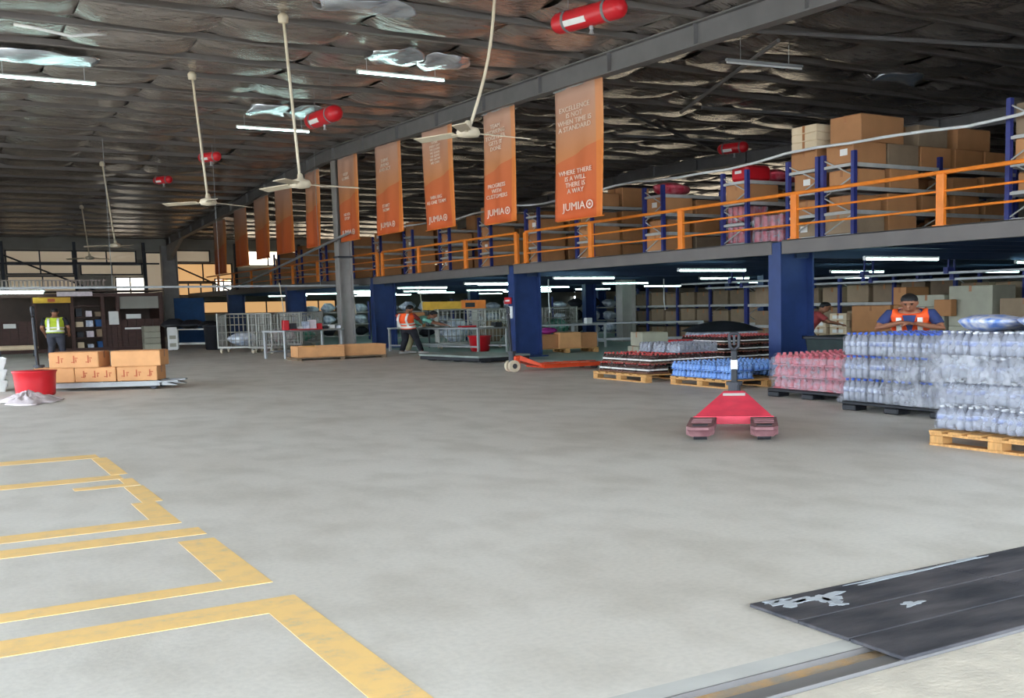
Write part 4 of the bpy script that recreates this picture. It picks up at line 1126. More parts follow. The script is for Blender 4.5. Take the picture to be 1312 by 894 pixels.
# slatted white railing on the roof of the cage
rl = thing('slatted_railing', 'pale slatted railing lying along the top of the timber cage', 'railing', (4.2, CY-.1, 2.50))
slm = MB().box((0, 0, .14), (.06, .03, .26)).mesh('slat', M['railpale'])
for k in range(32): link('slat', slm, rl, (-2.4+.14*k, 0, 0))
MB().box((-.2, 0, .28), (4.6, .05, .04)).box((-.2, 0, .01), (4.6, .05, .04)).build('rail', M['railpale'], rl)
MB().box((5.08, CY-.12, 2.25), (1.25, .06, .17)).build('sign_strip', M['cloth'])
tag(bpy.data.objects['sign_strip'], 'pale pink strip sign under the roof of the timber cage', 'sign')
o = MB().box((4.27, CY-.105, 2.02), (1.3, .05, .22), bev=.01).build('sign_board', M['boardyellow']); tag(o, 'yellow signboard above the worker in the lime vest', 'sign')
MB().box((.05, -.03, 0), (.25, .01, .12)).build('sign_mark', M['print_red'], o, False, (4.2, CY-.105, 2.02))
def loose_box(pos, size, m, label, cat, name, group=None, bev=.012): 
    return tag(MB().box((0, 0, size[2]/2), size, bev=bev).build(name, M[m], None, False, pos), label, cat, group)
for k, (x, z, sx, sz, lb) in enumerate([(6.42, 1.03, .36, .52, 'white notice sheets pinned to the timber cage, left group'), (7.15, 1.25, .55, .18, 'white notice pinned at the middle of the timber cage'),
                                        (7.1, .83, .6, .07, 'narrow white strip below the middle notice on the cage'), (2.78, .98, .42, .17, 'white notice at the far left of the timber cage')]):
    loose_box((x, CY-.10, z), (sx, .02, sz), 'label', lb, 'notice', 'notice', bev=.003)
# bookcase
sh = thing('shelf_unit', 'dark shelf unit with goods behind the lime vest worker', 'shelf', (5.55, CY+.3, 0))
for x in (-.55, .55): MB().box((x, 0, .9), (.04, .5, 1.8)).build('side', M['wood'], sh)
for z in (.1, .55, .95, 1.35, 1.78): MB().box((0, 0, z), (1.1, .5, .03)).build('shelf_board', M['wood'], sh)
g = 0
for z in (.115, .565, .965, 1.365):
    for k in range(3):
        m = ['carton_pale', 'parcel', 'bluelit', 'black', 'cloth', 'carton_dim'][g % 6]; g += 1
        loose_box((5.2+.36*k, CY+.25, z), (RU(.2, .3), .35, RU(.16, .33)), m, '%s box on the dark shelf unit, %s shelf, %s from left' % ({'carton_pale': 'cream', 'parcel': 'pale blue', 'bluelit': 'blue', 'black': 'black', 'cloth': 'pinkish', 'carton_dim': 'dull brown'}[m], {.115: 'bottom', .565: 'second', .965: 'third', 1.365: 'top'}[z], ORD[k]), 'box', 'storage_box', 'boxes on the dark shelf unit')
for k in range(4): loose_box((7.72, CY-.35, .005+.235*k), (.62, .5, .23), 'carton_grey', 'greyish carton stacked at the right of the timber cage, %s of four' % ['lowest', 'second lowest', 'second highest', 'topmost'][k], 'carton', 'carton', 'cartons by the timber cage')
bd_ = thing('cot', 'low cream covered bench at the far left before the timber cage', 'bench', (2.75, 43.5, 0))
MB().box((0, 0, .33), (1.3, .8, .16), bev=.05).build('cushion', M['carton_pale'], bd_)
lg = MB().box((0, 0, .13), (.06, .06, .26)).mesh('leg', M['darkgrey'])
for x in (-.55, .55):
    for y in (-.32, .32): link('leg', lg, bd_, (x, y, 0))

# ================================================================== TABLES, ROLL CAGES, PACKING AREA
def make_table(label, L, W, H, m='grey', top='grey', under=True, group=None):
    t = thing('work_table', label, 'table', group=group)
    MB().box((0, 0, H-.025), (L, W, .05), bev=.008).build('table_top', M[top], t)
    lm = MB().box((0, 0, (H-.05)/2), (.07, .07, H-.05)).mesh('leg', M[m])
    for x in (-L/2+.06, L/2-.06):
        for y in (-W/2+.06, W/2-.06): link('leg', lm, t, (x, y, 0))
    if under:
        MB().box((0, -W/2+.06, .2), (L-.15, .05, .05)).box((0, W/2-.06, .2), (L-.15, .05, .05)).build('stretcher', M[m], t)
    return t
def table_between(p, q, W, H, label, side=1, **k):
    p, q = Vector((p[0], p[1], 0)), Vector((q[0], q[1], 0)); d = q-p; a = math.atan2(d.y, d.x)
    n = Vector((-math.sin(a), math.cos(a), 0))*side
    t = make_table(label, d.length, W, H, **k); c = (p+q)/2+n*W/2
    t.location = c; t.rotation_euler = (0, 0, a); return t
table_between((13.34, 35.3), (14.55, 30.7), 1.3, .80, 'long grey packing table where the two workers lean', side=1)
table_between((9.15, 32.75), (11.35, 33.8), 1.0, .85, 'grey table beside the tall grey column, behind the flat cartons', side=1)
table_between((17.1, 31.9), (19.6, 31.2), 1.1, .80, 'grey table behind the open cartons, left of the two', side=1)
table_between((19.4, 33.3), (23.4, 30.8), 1.1, .80, 'long grey table before the brown racks, right of the two', side=1)
table_between((8.2, 45.9), (9.6, 45.2), 1.2, .80, 'table heaped with black bags right of the timber cage', side=1, m='cage', top='cage')
def make_roll_cage(label):
    t = thing('roll_cage', label, 'roll cage', group='grey wire roll cages')
    W, D, H = 1.35, 1.05, 1.36
    fr = MB()
    for x in (-W/2, W/2):
        for y in (-D/2, D/2): fr.tube([(x, y, .2), (x, y, H)], .028, 7)
    for x in (-W/2, W/2): fr.tube([(x, -D/2, H), (x, D/2, H)], .028, 7)
    fr.tube([(-W/2, D/2, H), (W/2, D/2, H)], .028, 7); fr.build('tube_frame', M['cage'], t)
    MB().box((0, 0, .2), (W+.05, D+.05, .07), bev=.01).build('base', M['cage'], t)
    for nm, a, b in (('left', (-W/2, -D/2), (-W/2, D/2)), ('right', (W/2, -D/2), (W/2, D/2)), ('back', (-W/2, D/2), (W/2, D/2)), ('front', (-W/2, -D/2), (W/2, -D/2))):
        w = MB(); n = 9; top = H if nm != 'front' else H-.05
        for k in range(1, n): 
            x = a[0]+(b[0]-a[0])*k/n; y = a[1]+(b[1]-a[1])*k/n; w.tube([(x, y, .23), (x, y, top)], .011, 4)
        for z in (.45, .72, .98, 1.24): w.tube([(a[0], a[1], z), (b[0], b[1], z)], .012, 4)
        w.build('wire_panel', M['cage'], t)
    cm = MB().tube([(-.03, 0, .075), (.03, 0, .075)], .075, 12).mesh('caster', M['tyre']); fm = MB().box((0, 0, .13), (.1, .07, .08)).mesh('fork', M['cage'])
    for x in (-W/2+.08, W/2-.08):
        for y in (-D/2+.08, D/2-.08):
            c = link('caster', cm, t, (x, y, 0)); link('caster_fork', fm, c)
    return t
rc = placer(make_roll_cage('x'))
cages = [((9.55, 39.6), -.5, 'wire roll cage nearest the left, beside the black bags'), ((10.35, 38.2), .5, 'wire roll cage turned edge on, second from the left'),
         ((11.5, 41.4), -.2, 'wire roll cage third from the left, behind the display of small goods'), ((12.6, 42.6), 0, 'wire roll cage left of the tall grey column'),
         ((13.2, 44.6), .1, 'wire roll cage directly behind the tall grey column'), ((15.9, 35.3), -.3, 'wire roll cage behind the mint shirted worker'),
         ((16.75, 34.1), .15, 'wire roll cage just left of the second blue column'), ((19.2, 36.2), 0, 'wire roll cage right of the second blue column'),
         ((20.6, 36.4), -.3, 'wire roll cage farther right behind the grey tables')]
for (x, y), a, lb in cages: rc((x, y, 0), a, lb)
# goods in the cages
for k, (x, y, m, h) in enumerate([(9.6, 39.6, 'parcel', .5), (11.5, 41.4, 'cloth', .55), (12.6, 42.6, 'greenpack', .45), (15.9, 35.3, 'parcel', .8), (16.75, 34.1, 'carton_dim', .75), (19.2, 36.2, 'parcel', .9), (20.6, 36.4, 'greenpack', .7)]):
    sack((x, y, .24), (1.0, .8, h), m, 'bundle of packed goods inside the %s wire roll cage from the left' % ORD[[0, 2, 3, 5, 6, 7, 8][k]], 'bundle', 'goods_bundle', group='goods inside the roll cages')
# flat opened cartons on a low pallet before the tall column
pallet((10.35, 31.6, 0), .0, 2.7, 1.1, 'low dark pallet under the flat brown cartons', 'carton_dim', .08)
for k, (x, w) in enumerate([(9.75, 1.36), (11.1, 1.25)]):
    t = thing('open_carton', 'wide shallow brown carton before the tall grey column, %s of two' % ['left', 'right'][k], 'carton', (x, 31.5+.1*k, .085), -.05, 'flat cartons before the grey column')
    mb = MB()
    for s in (-1, 1): mb.box((s*(w/2-.01), 0, .16), (.02, .9, .32)); mb.box((0, s*.44, .16), (w, .02, .32))
    mb.box((0, 0, .01), (w, .9, .02)); mb.build('carton_body', M['carton_orange'], t)
    MB().box((0, -.46, .30), (w, .03, .03)).build('folded_flap', M['carton_orange'], t)
    MB().box((0, 0, .24), (w-.06, .84, .02)).build('packing_sheet', M['carton_dim'], t)
o = MB().box((0, 0, .03), (.36, .28, .06), bev=.015).build('yellow_tray', M['yellow'], None, False, (9.45, 31.35, .405-.06)); tag(o, 'small yellow tray on the left flat carton', 'tray')
# dark platform trolley
pt = thing('platform', 'low dark platform on the floor left of the orange pallet truck', 'platform', (12.6, 26.9, 0), .15)
MB().box((0, 0, .155), (1.65, 2.95, .05), bev=.01).build('deck', M['plate'], pt)
MB().box((0, 0, .085), (1.6, 2.9, .09)).build('skirt', M['black'], pt)
fm = MB().box((0, 0, .02), (.16, .2, .04)).mesh('foot', M['black'])
for x in (-.5, .5):
    for y in (-1.3, 0, 1.3): link('foot', fm, pt, (x, y, 0))
# red bin
rbn = thing('bin', 'red bin under the packing table beside the second blue column', 'bin', (15.3, 32.15, 0))
MB().lathe([(.27, 0), (.30, .02), (.36, .46), (.385, .48), (.385, .51), (.35, .51), (.30, .08)], seg=24).build('shell', M['red'], rbn, smooth=True)
MB().lathe([(.392, .485), (.396, .50), (.392, .515)], seg=24).build('rim', M['red'], rbn, smooth=True)
# black bags and bin on the left table
for k, (x, y, s) in enumerate([(8.45, 45.9, (.9, .8, .42)), (9.1, 45.8, (1.0, .9, .36)), (9.7, 45.4, (.8, .7, .30))]):
    sack((x, y, .80), s, 'black', 'black bag heaped on the table right of the timber cage, %s from left' % ORD[k], 'bag', 'black_bag', group='black bags on the left table')
o = thing('bin', 'black bin standing left of the first roll cage', 'bin', (9.55, 43.6, 0)); MB().lathe([(.36, 0), (.40, .03), (.44, .86), (.47, .88), (.47, .93), (.42, .93)], seg=20).build('shell', M['black'], o, smooth=True); MB().lathe([(.48, .90), (.48, .93), (.30, 1.0)], seg=20).build('lid', M['black'], o, smooth=True)
tag(MB().box((0, 0, 1.05), (1.3, .08, 2.1)).build('cloth_screen', M['bluelit'], None, False, (10.3, 52.0, 0)), 'blue cloth screen standing behind the first roll cage', 'screen')
pst = thing('poster_stand', 'tall pale patterned stand leaning by the timber cage corner', 'stand', (8.2, 44.9, 0)); MB().box((0, 0, .45), (.36, .05, .88), bev=.01).build('panel', M['label'], pst); MB().box((0, .08, .2), (.05, .2, .4)).build('foot', M['darkgrey'], pst)
ba = MB()
for z in (.2, .5): ba.box((0, -.03, z), (.24, .01, .14))
ba.build('printed_patch', M['carton_grey'], pst)
# small goods on the table beside the column
GN = [('red', 'red'), ('black', 'black'), ('white', 'white'), ('parcel', 'pale blue'), ('cloth', 'pink')]
for k in range(9):
    t = k/8; m, cn = GN[k % 5]
    loose_box((9.35+1.9*t, 33.3+.85*t, .852), (RU(.14, .22), .2, RU(.08, .34)), m, '%s small box on the table by the grey column, %s from left' % (cn, ORD[k]), 'box', 'small_box', 'small goods on the table by the column')
o = loose_box((9.9, 33.05, .852), (1.0, .18, .03), 'red', 'red strip along the edge of the table by the grey column', 'strip', 'red_strip')
# goods on the packing table
for k, (x, y, m, cn, s) in enumerate([(13.75, 34.9, 'white', 'white', (.3, .3, .28)), (14.1, 34.6, 'carton', 'brown', (.5, .5, .5)), (13.85, 33.9, 'white', 'white', (.3, .25, .2)), (14.75, 31.9, 'red', 'red', (.5, .35, .05)), (15.1, 31.2, 'white', 'white', (.3, .5, .03)), (15.35, 31.0, 'black', 'black', (.25, .3, .16))]):
    loose_box((x, y, .802), s, m, '%s %s on the long packing table, %s from the far end' % (cn, ['box', 'carton', 'box', 'tray', 'sheet of paper', 'box'][k], ORD[k]), ['box', 'carton', 'box', 'tray', 'paper', 'box'][k], ['packed_box', 'carton', 'packed_box', 'tray', 'paper_sheet', 'packed_box'][k])
# cartons behind the second blue column
pallet((16.6, 29.1, 0), -.2, 2.0, 1.3, 'pine pallet under the open cartons right of the second blue column')
for k, (x, y, s, m, lb) in enumerate([(16.05, 29.05, (.62, .6, .40), 'carton', 'brown carton on the pallet right of the second blue column, left of three'), (16.65, 28.8, (.7, .6, .46), 'carton_orange', 'brown carton on the pallet right of the second blue column, middle of three'), (17.3, 28.8, (.55, .6, .44), 'carton', 'brown carton on the pallet right of the second blue column, right of three')]):
    carton(s, (x, y, .152), -.2, m, lb, 'cartons right of the second blue column')
sack((16.2, 29.2, .57), (.6, .4, .2), 'magenta', 'magenta bag on the cartons behind the second blue column', 'bag', 'magenta_bag')
loose_box((19.1, 31.6, .802), (.22, .2, .2), 'white', 'white box on the grey table behind the cartons', 'box', 'packed_box')
# shelves of parcels far under the mezzanine
ps = thing('parcel_shelf', 'x', 'shelf')
for x in (-1.5, 1.5):
    for y in (-.35, .35): MB().box((x, y, .9), (.06, .06, 1.8)).build('upright', M['rackblue'], ps)
for z in (.2, .75, 1.3): MB().box((0, 0, z), (3.0, .76, .04)).build('shelf_board', M['beamgrey'], ps)
pspl = placer(ps)
for k, (x, y) in enumerate([(17.8, 43.5), (21.2, 42.3), (24.6, 41.0), (16.6, 50.5)]):
    a = -.3; pspl((x, y, 0), a, 'blue framed shelf of pale parcels far under the mezzanine, %s from the left' % ORD[[1, 2, 3, 0][k]], 'parcel shelves under the mezzanine')
    for z, zn in ((.222, 'bottom'), (.772, 'middle'), (1.322, 'top')):
        for c in range(4):
            ux, uy = math.cos(a), math.sin(a); d = -1.12+.75*c
            sack((x+ux*d, y+uy*d, z), (.66, .6, RU(.28, .46)), 'parcel' if R() < .75 else 'darkcloth', 'pale parcel bag, %s shelf, %s from left, %s parcel shelf' % (zn, ORD[c], ORD[[1, 2, 3, 0][k]]), 'parcel', 'parcel_bag', group='parcels on the far shelves')
o = thing('sign_board', 'long yellow and orange board above the roll cages', 'sign', (16.3, 36.4, 1.36), -.25)
MB().box((-.4, 0, .15), (1.4, .05, .30)).build('yellow_panel', M['boardyellow'], o); MB().box((.75, 0, .16), (.9, .05, .34)).build('orange_panel', M['orange'], o)
MB().box((.62, -.04, .16), (.35, .02, .16)).build('black_mark', M['black'], o)
for s in (-.9, .9): MB().box((s, .05, -.53), (.05, .05, 1.64)).build('support_post', M['darkgrey'], o)
# busbar over the packing tables and its drop cords
bb = thing('busbar', 'long thin pale conduit slung across the hall over the packing tables', 'conduit', (0, 40, 2.34))
MB().box((11.2, 0, 0), (19.6, .05, .07)).build('trunking', M['grey'], bb)
for x in (11.2, 13.9, 16.6): MB().tube([(x-.12, -.04, .12), (x-.1, -.04, -.1), (x, -.05, -1.1)], .022, 6).build('drop_cord', M['cream'], bb)
hk = MB()
for x in (2, 5.5, 9, 12.6): hk.tube([(x, 0, 0), (x, 0, 4.9)], .008, 5)
hk.build('hanger', M['grey'], bb)
for x, y in ((17.6, 31.6), (22.4, 31.8)):
    o = MB().tube([(x, y, 2.3), (x, y, 1.5), (x+.05, y, 1.2)], .02, 6).build('drop_cord', M['white']); tag(o, 'white drop cord hanging over the %s grey table right of the second blue column' % ('left' if x < 20 else 'right'), 'cord')

# ================================================================== UNDER THE MEZZANINE, RIGHT: RACKS OF CARTONS
def side_rack(label, x, y0, nb, bay=2.0, depth=.9, levels=(.1, .72, 1.36)):
    t = make_rack(label, nb, depth, 2.05, levels, M['rackblue'], M['beamgrey'], bay)
    t['group'] = 'racks of dim cartons under the mezzanine'
    t.location = (x+depth, y0, 0); t.rotation_euler = (0, 0, PI/2); return t
side_rack('rack of dull brown cartons behind the right grey table', 24.0, 27.2, 5)
g = 0
for L, z in enumerate((.102, .722, 1.362)):
    for c in range(10):
        sz = rn.uniform(.40, .52)
        carton((.8, rn.uniform(.78, .9), sz), (24.46, 27.75+.98*c, z), rn.uniform(-.02, .02), 'carton_dim', 'dull brown carton, %s shelf, rack behind grey tables, %s from near end' % (['bottom', 'middle', 'top'][L], ORD[c]), 'dim cartons on the rack behind the tables', tape=True)
side_rack('rack of dull brown cartons farther right, behind the man in the orange vest', 21.6, 12.2, 7, bay=2.0)
for L, z in enumerate((.102, .722, 1.362)):
    for c in range(14):
        sz = rn.uniform(.40, .54)
        carton((.8, rn.uniform(.78, .9), sz), (22.05, 12.75+.98*c, z), rn.uniform(-.02, .02), 'carton_dim', 'dull brown carton, %s shelf, rack behind vested man, %s from near end' % (['bottom', 'middle', 'top'][L], ORD[c]), 'dim cartons on the rack behind the vested man', tape=True)
# floor stacks in front of that rack, given as (near y, far y, height of each box ...)
STK = [((15.85, 17.1), [.78, .90], 'carton_grey', 'large pale grey carton'), ((17.2, 18.3), [.62, .60, .26], 'carton_grey', 'greyish carton'), ((18.85, 20.2), [.62, .64], 'carton', 'brown carton'),
       ((20.35, 21.0), [.17]*6, 'carton_pale', 'flat white carton'), ((14.4, 15.7), [.7, .68], 'carton_dim', 'dull brown carton'), ((18.35, 18.8), [.6, .66, .42], 'carton', 'narrow brown carton'), ((21.1, 21.7), [.17]*5, 'carton_pale', 'flat white labelled carton')]
SN = ['in the tall pale stack right of the vested man', 'in the stack directly behind the vested man', 'in the brown stack left of the vested man', 'in the stack beside the red shirted worker', 'in the stack at the right edge', 'in the narrow stack behind the man', 'in the lower white stack by the red shirt']
for k, ((a, b), hs, m, nm) in enumerate(STK):
    z = .002
    for i, h in enumerate(hs):
        o = carton((.8, b-a-.04, h), (20.45, (a+b)/2, z), 0, m, '%s %s, %s up' % (nm, SN[k], ORD[i]), 'stacked cartons under the mezzanine' + ' %s' % SN[k].split(' ', 2)[2])
        z += h+.012
        if len(hs) > 3: MB().box((-.402, 0, h*.5), (.004, (b-a)*.6, h*.5)).build('paper_label', M['label'], o)
o = loose_box((19.9, 17.05, 1.02), (.2, .5, .38), 'carton', 'small brown carton with a pale strip before the pale stack', 'carton', 'carton')
# cable trays under the mezzanine on the right
for k, (x, z) in enumerate(((19.0, 1.98), (19.9, 1.86))):
    t = thing('cable_tray', 'pale cable tray under the mezzanine at right, %s of two' % ['upper', 'lower'][k], 'cable tray', (x, 18, z), 0, 'cable trays under the mezzanine')
    MB().box((0, 0, 0), (.14, 16, .05)).build('channel', M['grey'], t)
    hm = MB().box((0, 0, .05), (.20, .12, .14)).box((0, 0, (2.5-z)/2), (.04, .04, 2.5-z)).mesh('bracket', M['rackblue'])
    for j in range(6): link('bracket', hm, t, (0, -6.8+2.5*j+.6*k, 0))

# ================================================================== PEOPLE
def remeshed(mb, name, mt, parent, voxel, extra=None, smooth_it=6):
    """joins overlapping lofts into one continuous skin"""
    me = mb.mesh(name, mt, True); o = bpy.data.objects.new(name, me); COL.objects.link(o)
    r = o.modifiers.new('Remesh', 'REMESH'); r.mode = 'VOXEL'; r.voxel_size = voxel; r.use_smooth_shade = True
    s = o.modifiers.new('Smooth', 'SMOOTH'); s.iterations = smooth_it; s.factor = .4
    ev = bpy.data.meshes.new_from_object(o.evaluated_get(bpy.context.evaluated_depsgraph_get()))
    bpy.data.objects.remove(o); bpy.data.meshes.remove(me)
    ev.materials.clear(); ev.materials.append(mt)
    ev.polygons.foreach_set('use_smooth', [True]*len(ev.polygons)); ev.polygons.foreach_set('material_index', [0]*len(ev.polygons))
    return link(name, ev, parent)
def V(*a): return Vector(a)
def human(label, loc, rz, J, top, trousers, shoes='shoe', vest=None, long_sleeve=False, wide=1.28, facial=True):
    t = thing('person', label, 'person', loc, rz); t.scale = (wide, wide, 1.0)
    pel, chest, neck, head, face = [Vector(J[k]) for k in ('pelvis', 'chest', 'neck', 'head', 'face')]
    face = face.normalized(); side = V(1, 0, 0)
    if 'side' in J: side = Vector(J['side']).normalized()
    def secs(g):
        sp = (chest-pel).normalized(); fr = sp.cross(side)*-1
        s2 = (neck-chest).normalized(); f2 = s2.cross(side)*-1
        w = pel.lerp(chest, .45)
        return [(pel-sp*.09, side*(.135+g), fr*(.10+g)), (pel, side*(.165+g), fr*(.12+g)), (w, side*(.15+g), fr*(.105+g)), (chest-sp*.02, side*(.178+g), fr*(.122+g)),
                (chest.lerp(neck, .55), side*(.185+g), f2*(.105+g)), (chest.lerp(neck, .82), side*(.13+g), f2*(.08+g)), (neck, side*(.062+g), f2*(.062+g))]
    b = MB(); b.loft(secs(0), 16)
    b.tube([neck-V(0, 0, .03), neck.lerp(head, .6)], [.062, .055], 12)
    upv = (head-neck).normalized(); upv = (upv + V(0, 0, .4)).normalized(); hs = face.cross(upv).normalized(); upv = hs.cross(face).normalized()
    hsec = [(-.115, .035, .04, .02), (-.09, .055, .062, .018), (-.05, .067, .080, .008), (0, .074, .092, 0), (.05, .074, .094, -.006), (.085, .060, .078, -.008), (.112, .030, .04, -.008)]
    b.loft([(head+upv*z+face*o, hs*a, face*d) for z, a, d, o in hsec], 16)
    b.tube([head+face*.085+upv*.012, head+face*.118-upv*.026], [.010, .016], 8)                                     # nose
    b.tube([head+face*.082-upv*.062-hs*.024, head+face*.094-upv*.060, head+face*.082-upv*.062+hs*.024], [.008, .011, .008], 6)   # lips
    for s in (-1, 1): b.ball(head+hs*s*.076-face*.005-upv*.005, (.014, .024, .034), 8, 6)
    arms = []
    for sd, s in (('L', -1), ('R', 1)):
        sh, el, wr = Vector(J['sh'+sd]), Vector(J['el'+sd]), Vector(J['wr'+sd])
        b.tube([chest.lerp(neck, .5)+side*s*.10, sh, sh.lerp(el, .5), el, el.lerp(wr, .35), wr], [.07, .058, .050, .040, .041, .028], 12)
        d = (wr-el).normalized(); hd = Vector(J.get('hd'+sd, d)).normalized(); nrm = hd.cross(V(0, 0, 1))
        nrm = (nrm if nrm.length > .1 else V(1, 0, 0)).normalized(); pz = nrm.cross(hd).normalized()
        pc = wr+hd*.05; b.loft([(wr-hd*.01, nrm*.026, pz*.020), (wr+hd*.03, nrm*.040, pz*.018), (wr+hd*.085, nrm*.042, pz*.015)], 10)
        for k, ln in enumerate((.068, .078, .072, .055)):
            q = wr+hd*.08+nrm*(-.030+.020*k); e1 = q+hd*ln*.5-pz*.006; e2 = q+hd*ln*.9-pz*.03
            b.tube([q, e1, e2], [.0095, .0088, .0075], 7)
        inward = nrm*(-1 if sd == 'R' else 1)*1
        b.tube([wr+hd*.025+inward*.030, wr+hd*.055+inward*.058, wr+hd*.085+inward*.062-pz*.012], [.013, .011, .009], 7)
        arms.append((sh, el, wr))
    legs = []
    for sd, s in (('L', -1), ('R', 1)):
        hp = Vector(J.get('hip'+sd, pel+side*s*.09-V(0, 0, .05))); kn, an = Vector(J['kn'+sd]), Vector(J['an'+sd]); td = Vector(J.get('toe'+sd, J.get('toe', (0, 1, 0)))).normalized()
        b.tube([hp, hp.lerp(kn, .5), kn, kn.lerp(an, .35), an, an-V(0, 0, .04)], [.092, .078, .056, .056, .036, .036], 12)
        b.loft([(an-td*.05-V(0, 0, .05), td.cross(V(0, 0, 1))*.034, V(0, 0, .034)), (an+td*.06-V(0, 0, .055), td.cross(V(0, 0, 1))*.042, V(0, 0, .03)), (an+td*.16-V(0, 0, .065), td.cross(V(0, 0, 1))*.036, V(0, 0, .018))], 10)
        legs.append((hp, kn, an, td))
    remeshed(b, 'body', M['skin'], t, .0105, smooth_it=2)
    # hair: cap over crown and back
    h = MB(); h.loft([(head+upv*z+face*o, hs*a, face*d) for z, a, d, o in [(-.03, .070, .060, -.040), (.01, .080, .078, -.026), (.05, .083, .090, -.016), (.085, .072, .086, -.010), (.115, .045, .058, -.008), (.128, .012, .016, -.008)]], 16)
    h.build('hair', M['hair'], t, smooth=True)
    if facial:
        e = MB()
        for s in (-1, 1): e.ball(head+face*.086+hs*s*.030+upv*.022, (.011, .011, .007), 8, 6); e.tube([head+face*.090+hs*s*.018+upv*.042, head+face*.086+hs*s*.046+upv*.040], .005, 5)
        e.build('eyes_and_brows', M['hair'], t)
    # shirt
    c = MB(); c.loft(secs(.014)[:-1]+[(neck-V(0, 0, .01), side*.072, V(0, .072, 0))], 16)
    for s, (sh, el, wr) in zip((-1, 1), arms):
        if long_sleeve: c.tube([chest.lerp(neck, .5)+side*s*.10, sh, sh.lerp(el, .5), el, el.lerp(wr, .9)], [.082, .074, .066, .056, .044], 12)
        else: c.tube([chest.lerp(neck, .5)+side*s*.10, sh, sh.lerp(el, .40), sh.lerp(el, .72)], [.080, .066, .062, .060], 12)
    remeshed(c, 'shirt', M[top], t, .014, smooth_it=4)
    # trousers
    p = MB(); p.loft([(pel+(chest-pel).normalized()*.06, side*.172, V(0, .127, 0)), (pel-V(0, 0, .03), side*.180, V(0, .135, 0)), (pel-V(0, 0, .12), side*.160, V(0, .12, 0))], 14)
    for hp, kn, an, td in legs: p.tube([hp, hp.lerp(kn, .5), kn, kn.lerp(an, .5), an], [.108, .094, .076, .070, .062], 12)
    remeshed(p, 'trousers', M[trousers], t, .016, smooth_it=4)
    for hp, kn, an, td in legs:
        sd = td.cross(V(0, 0, 1)); s_ = MB()
        s_.loft([(an-td*.075-V(0, 0, .045), sd*.036, V(0, 0, .040)), (an-td*.01-V(0, 0, .040), sd*.050, V(0, 0, .046)), (an+td*.08-V(0, 0, .052), sd*.052, V(0, 0, .036)), (an+td*.16-V(0, 0, .058), sd*.046, V(0, 0, .028)), (an+td*.20-V(0, 0, .064), sd*.022, V(0, 0, .018))], 12)
        s_.build('shoe', M[shoes], t, smooth=True)
    if vest:
        sc = secs(.030); v = MB(); v.loft(sc[1:5]+[(sc[5][0], sc[5][1]*1.02, sc[5][2]*1.05)], 18)
        for s, (sh, el, wr) in zip((-1, 1), arms): v.tube([chest.lerp(neck, .55)+side*s*.12, chest.lerp(neck, .55)+side*s*.17], [.085, .088], 12)
        vo = remeshed(v, 'vest', M[vest], t, .015, smooth_it=3)
        def strip(i0, f0, h):
            a, b_ = sc[i0], sc[i0+1]; bm1 = MB(); rr = []
            for f in (f0, f0+h):
                c0 = a[0].lerp(b_[0], f); u = a[1].lerp(b_[1], f); w = a[2].lerp(b_[2], f); rr.append((c0, u*1.03, w*1.045))
            bm1.loft(rr, 24); bm1.build('reflective_strip', M['reflect'], vo)
        strip(1, .25, .5); strip(2, .05, .32)
        sp = (chest-pel).normalized(); fr = sp.cross(side)*-1; s2 = (neck-chest).normalized(); f2 = s2.cross(side)*-1
        for s in (-1, 1):
            for dr in (1, -1):
                bd = MB()
                rows = [(chest+fr*dr*.180-sp*.20), (chest+fr*dr*.176), (chest.lerp(neck, .35)+(f2*.6+fr*.4)*dr*.172), (chest.lerp(neck, .70)+f2*dr*.140)]
                bd.add([p+side*(s*.10+e) for p in rows for e in (-.025, .025)], [(2*q, 2*q+1, 2*q+3, 2*q+2) for q in range(3)])
                o = bd.build('reflective_strip', M['reflect'], vo); o.modifiers.new('Solidify', 'SOLIDIFY').thickness = .006
        if J.get('open'):
            fo = MB(); ce = [(chest.lerp(neck, .85)-f2*.130, .065), (chest.lerp(neck, .4)-(f2*.6+fr*.4)*.166, .045), (chest-fr*.172, .028), (pel.lerp(chest, .60)-fr*.172, .012)]
            fo.add([p+side*e*s for p, e in ce for s in (-1, 1)], [(2*q, 2*q+1, 2*q+3, 2*q+2) for q in range(3)])
            o = fo.build('vest_opening', M[top], vo); o.modifiers.new('Solidify', 'SOLIDIFY').thickness = .01
    return t
def face_to(d): return math.atan2(-d[0], d[1])     # rotation that turns local +Y to direction d
# man in the orange vest leaning over the water packs, facing the camera
human('man in orange reflective vest and blue shirt bending over the water packs', (11.95, 10.85, 0), face_to((-.80, -.62)),
      dict(pelvis=(0, -.12, .84), chest=(0, .03, 1.12), neck=(0, .13, 1.30), head=(0, .23, 1.385), face=(0, .85, -.55),
           shL=(-.20, .08, 1.235), elL=(-.30, .16, 1.02), wrL=(-.07, .36, 1.10), hdL=(.9, .3, -.1), shR=(.20, .08, 1.235), elR=(.30, .16, 1.03), wrR=(.06, .38, 1.12), hdR=(-.9, .3, -.05),
           knL=(-.11, -.06, .46), anL=(-.12, -.14, .09), knR=(.11, -.06, .46), anR=(.12, -.14, .09), open=True), 'shirtblue', 'darkcloth', vest='hiviz', wide=1.45)
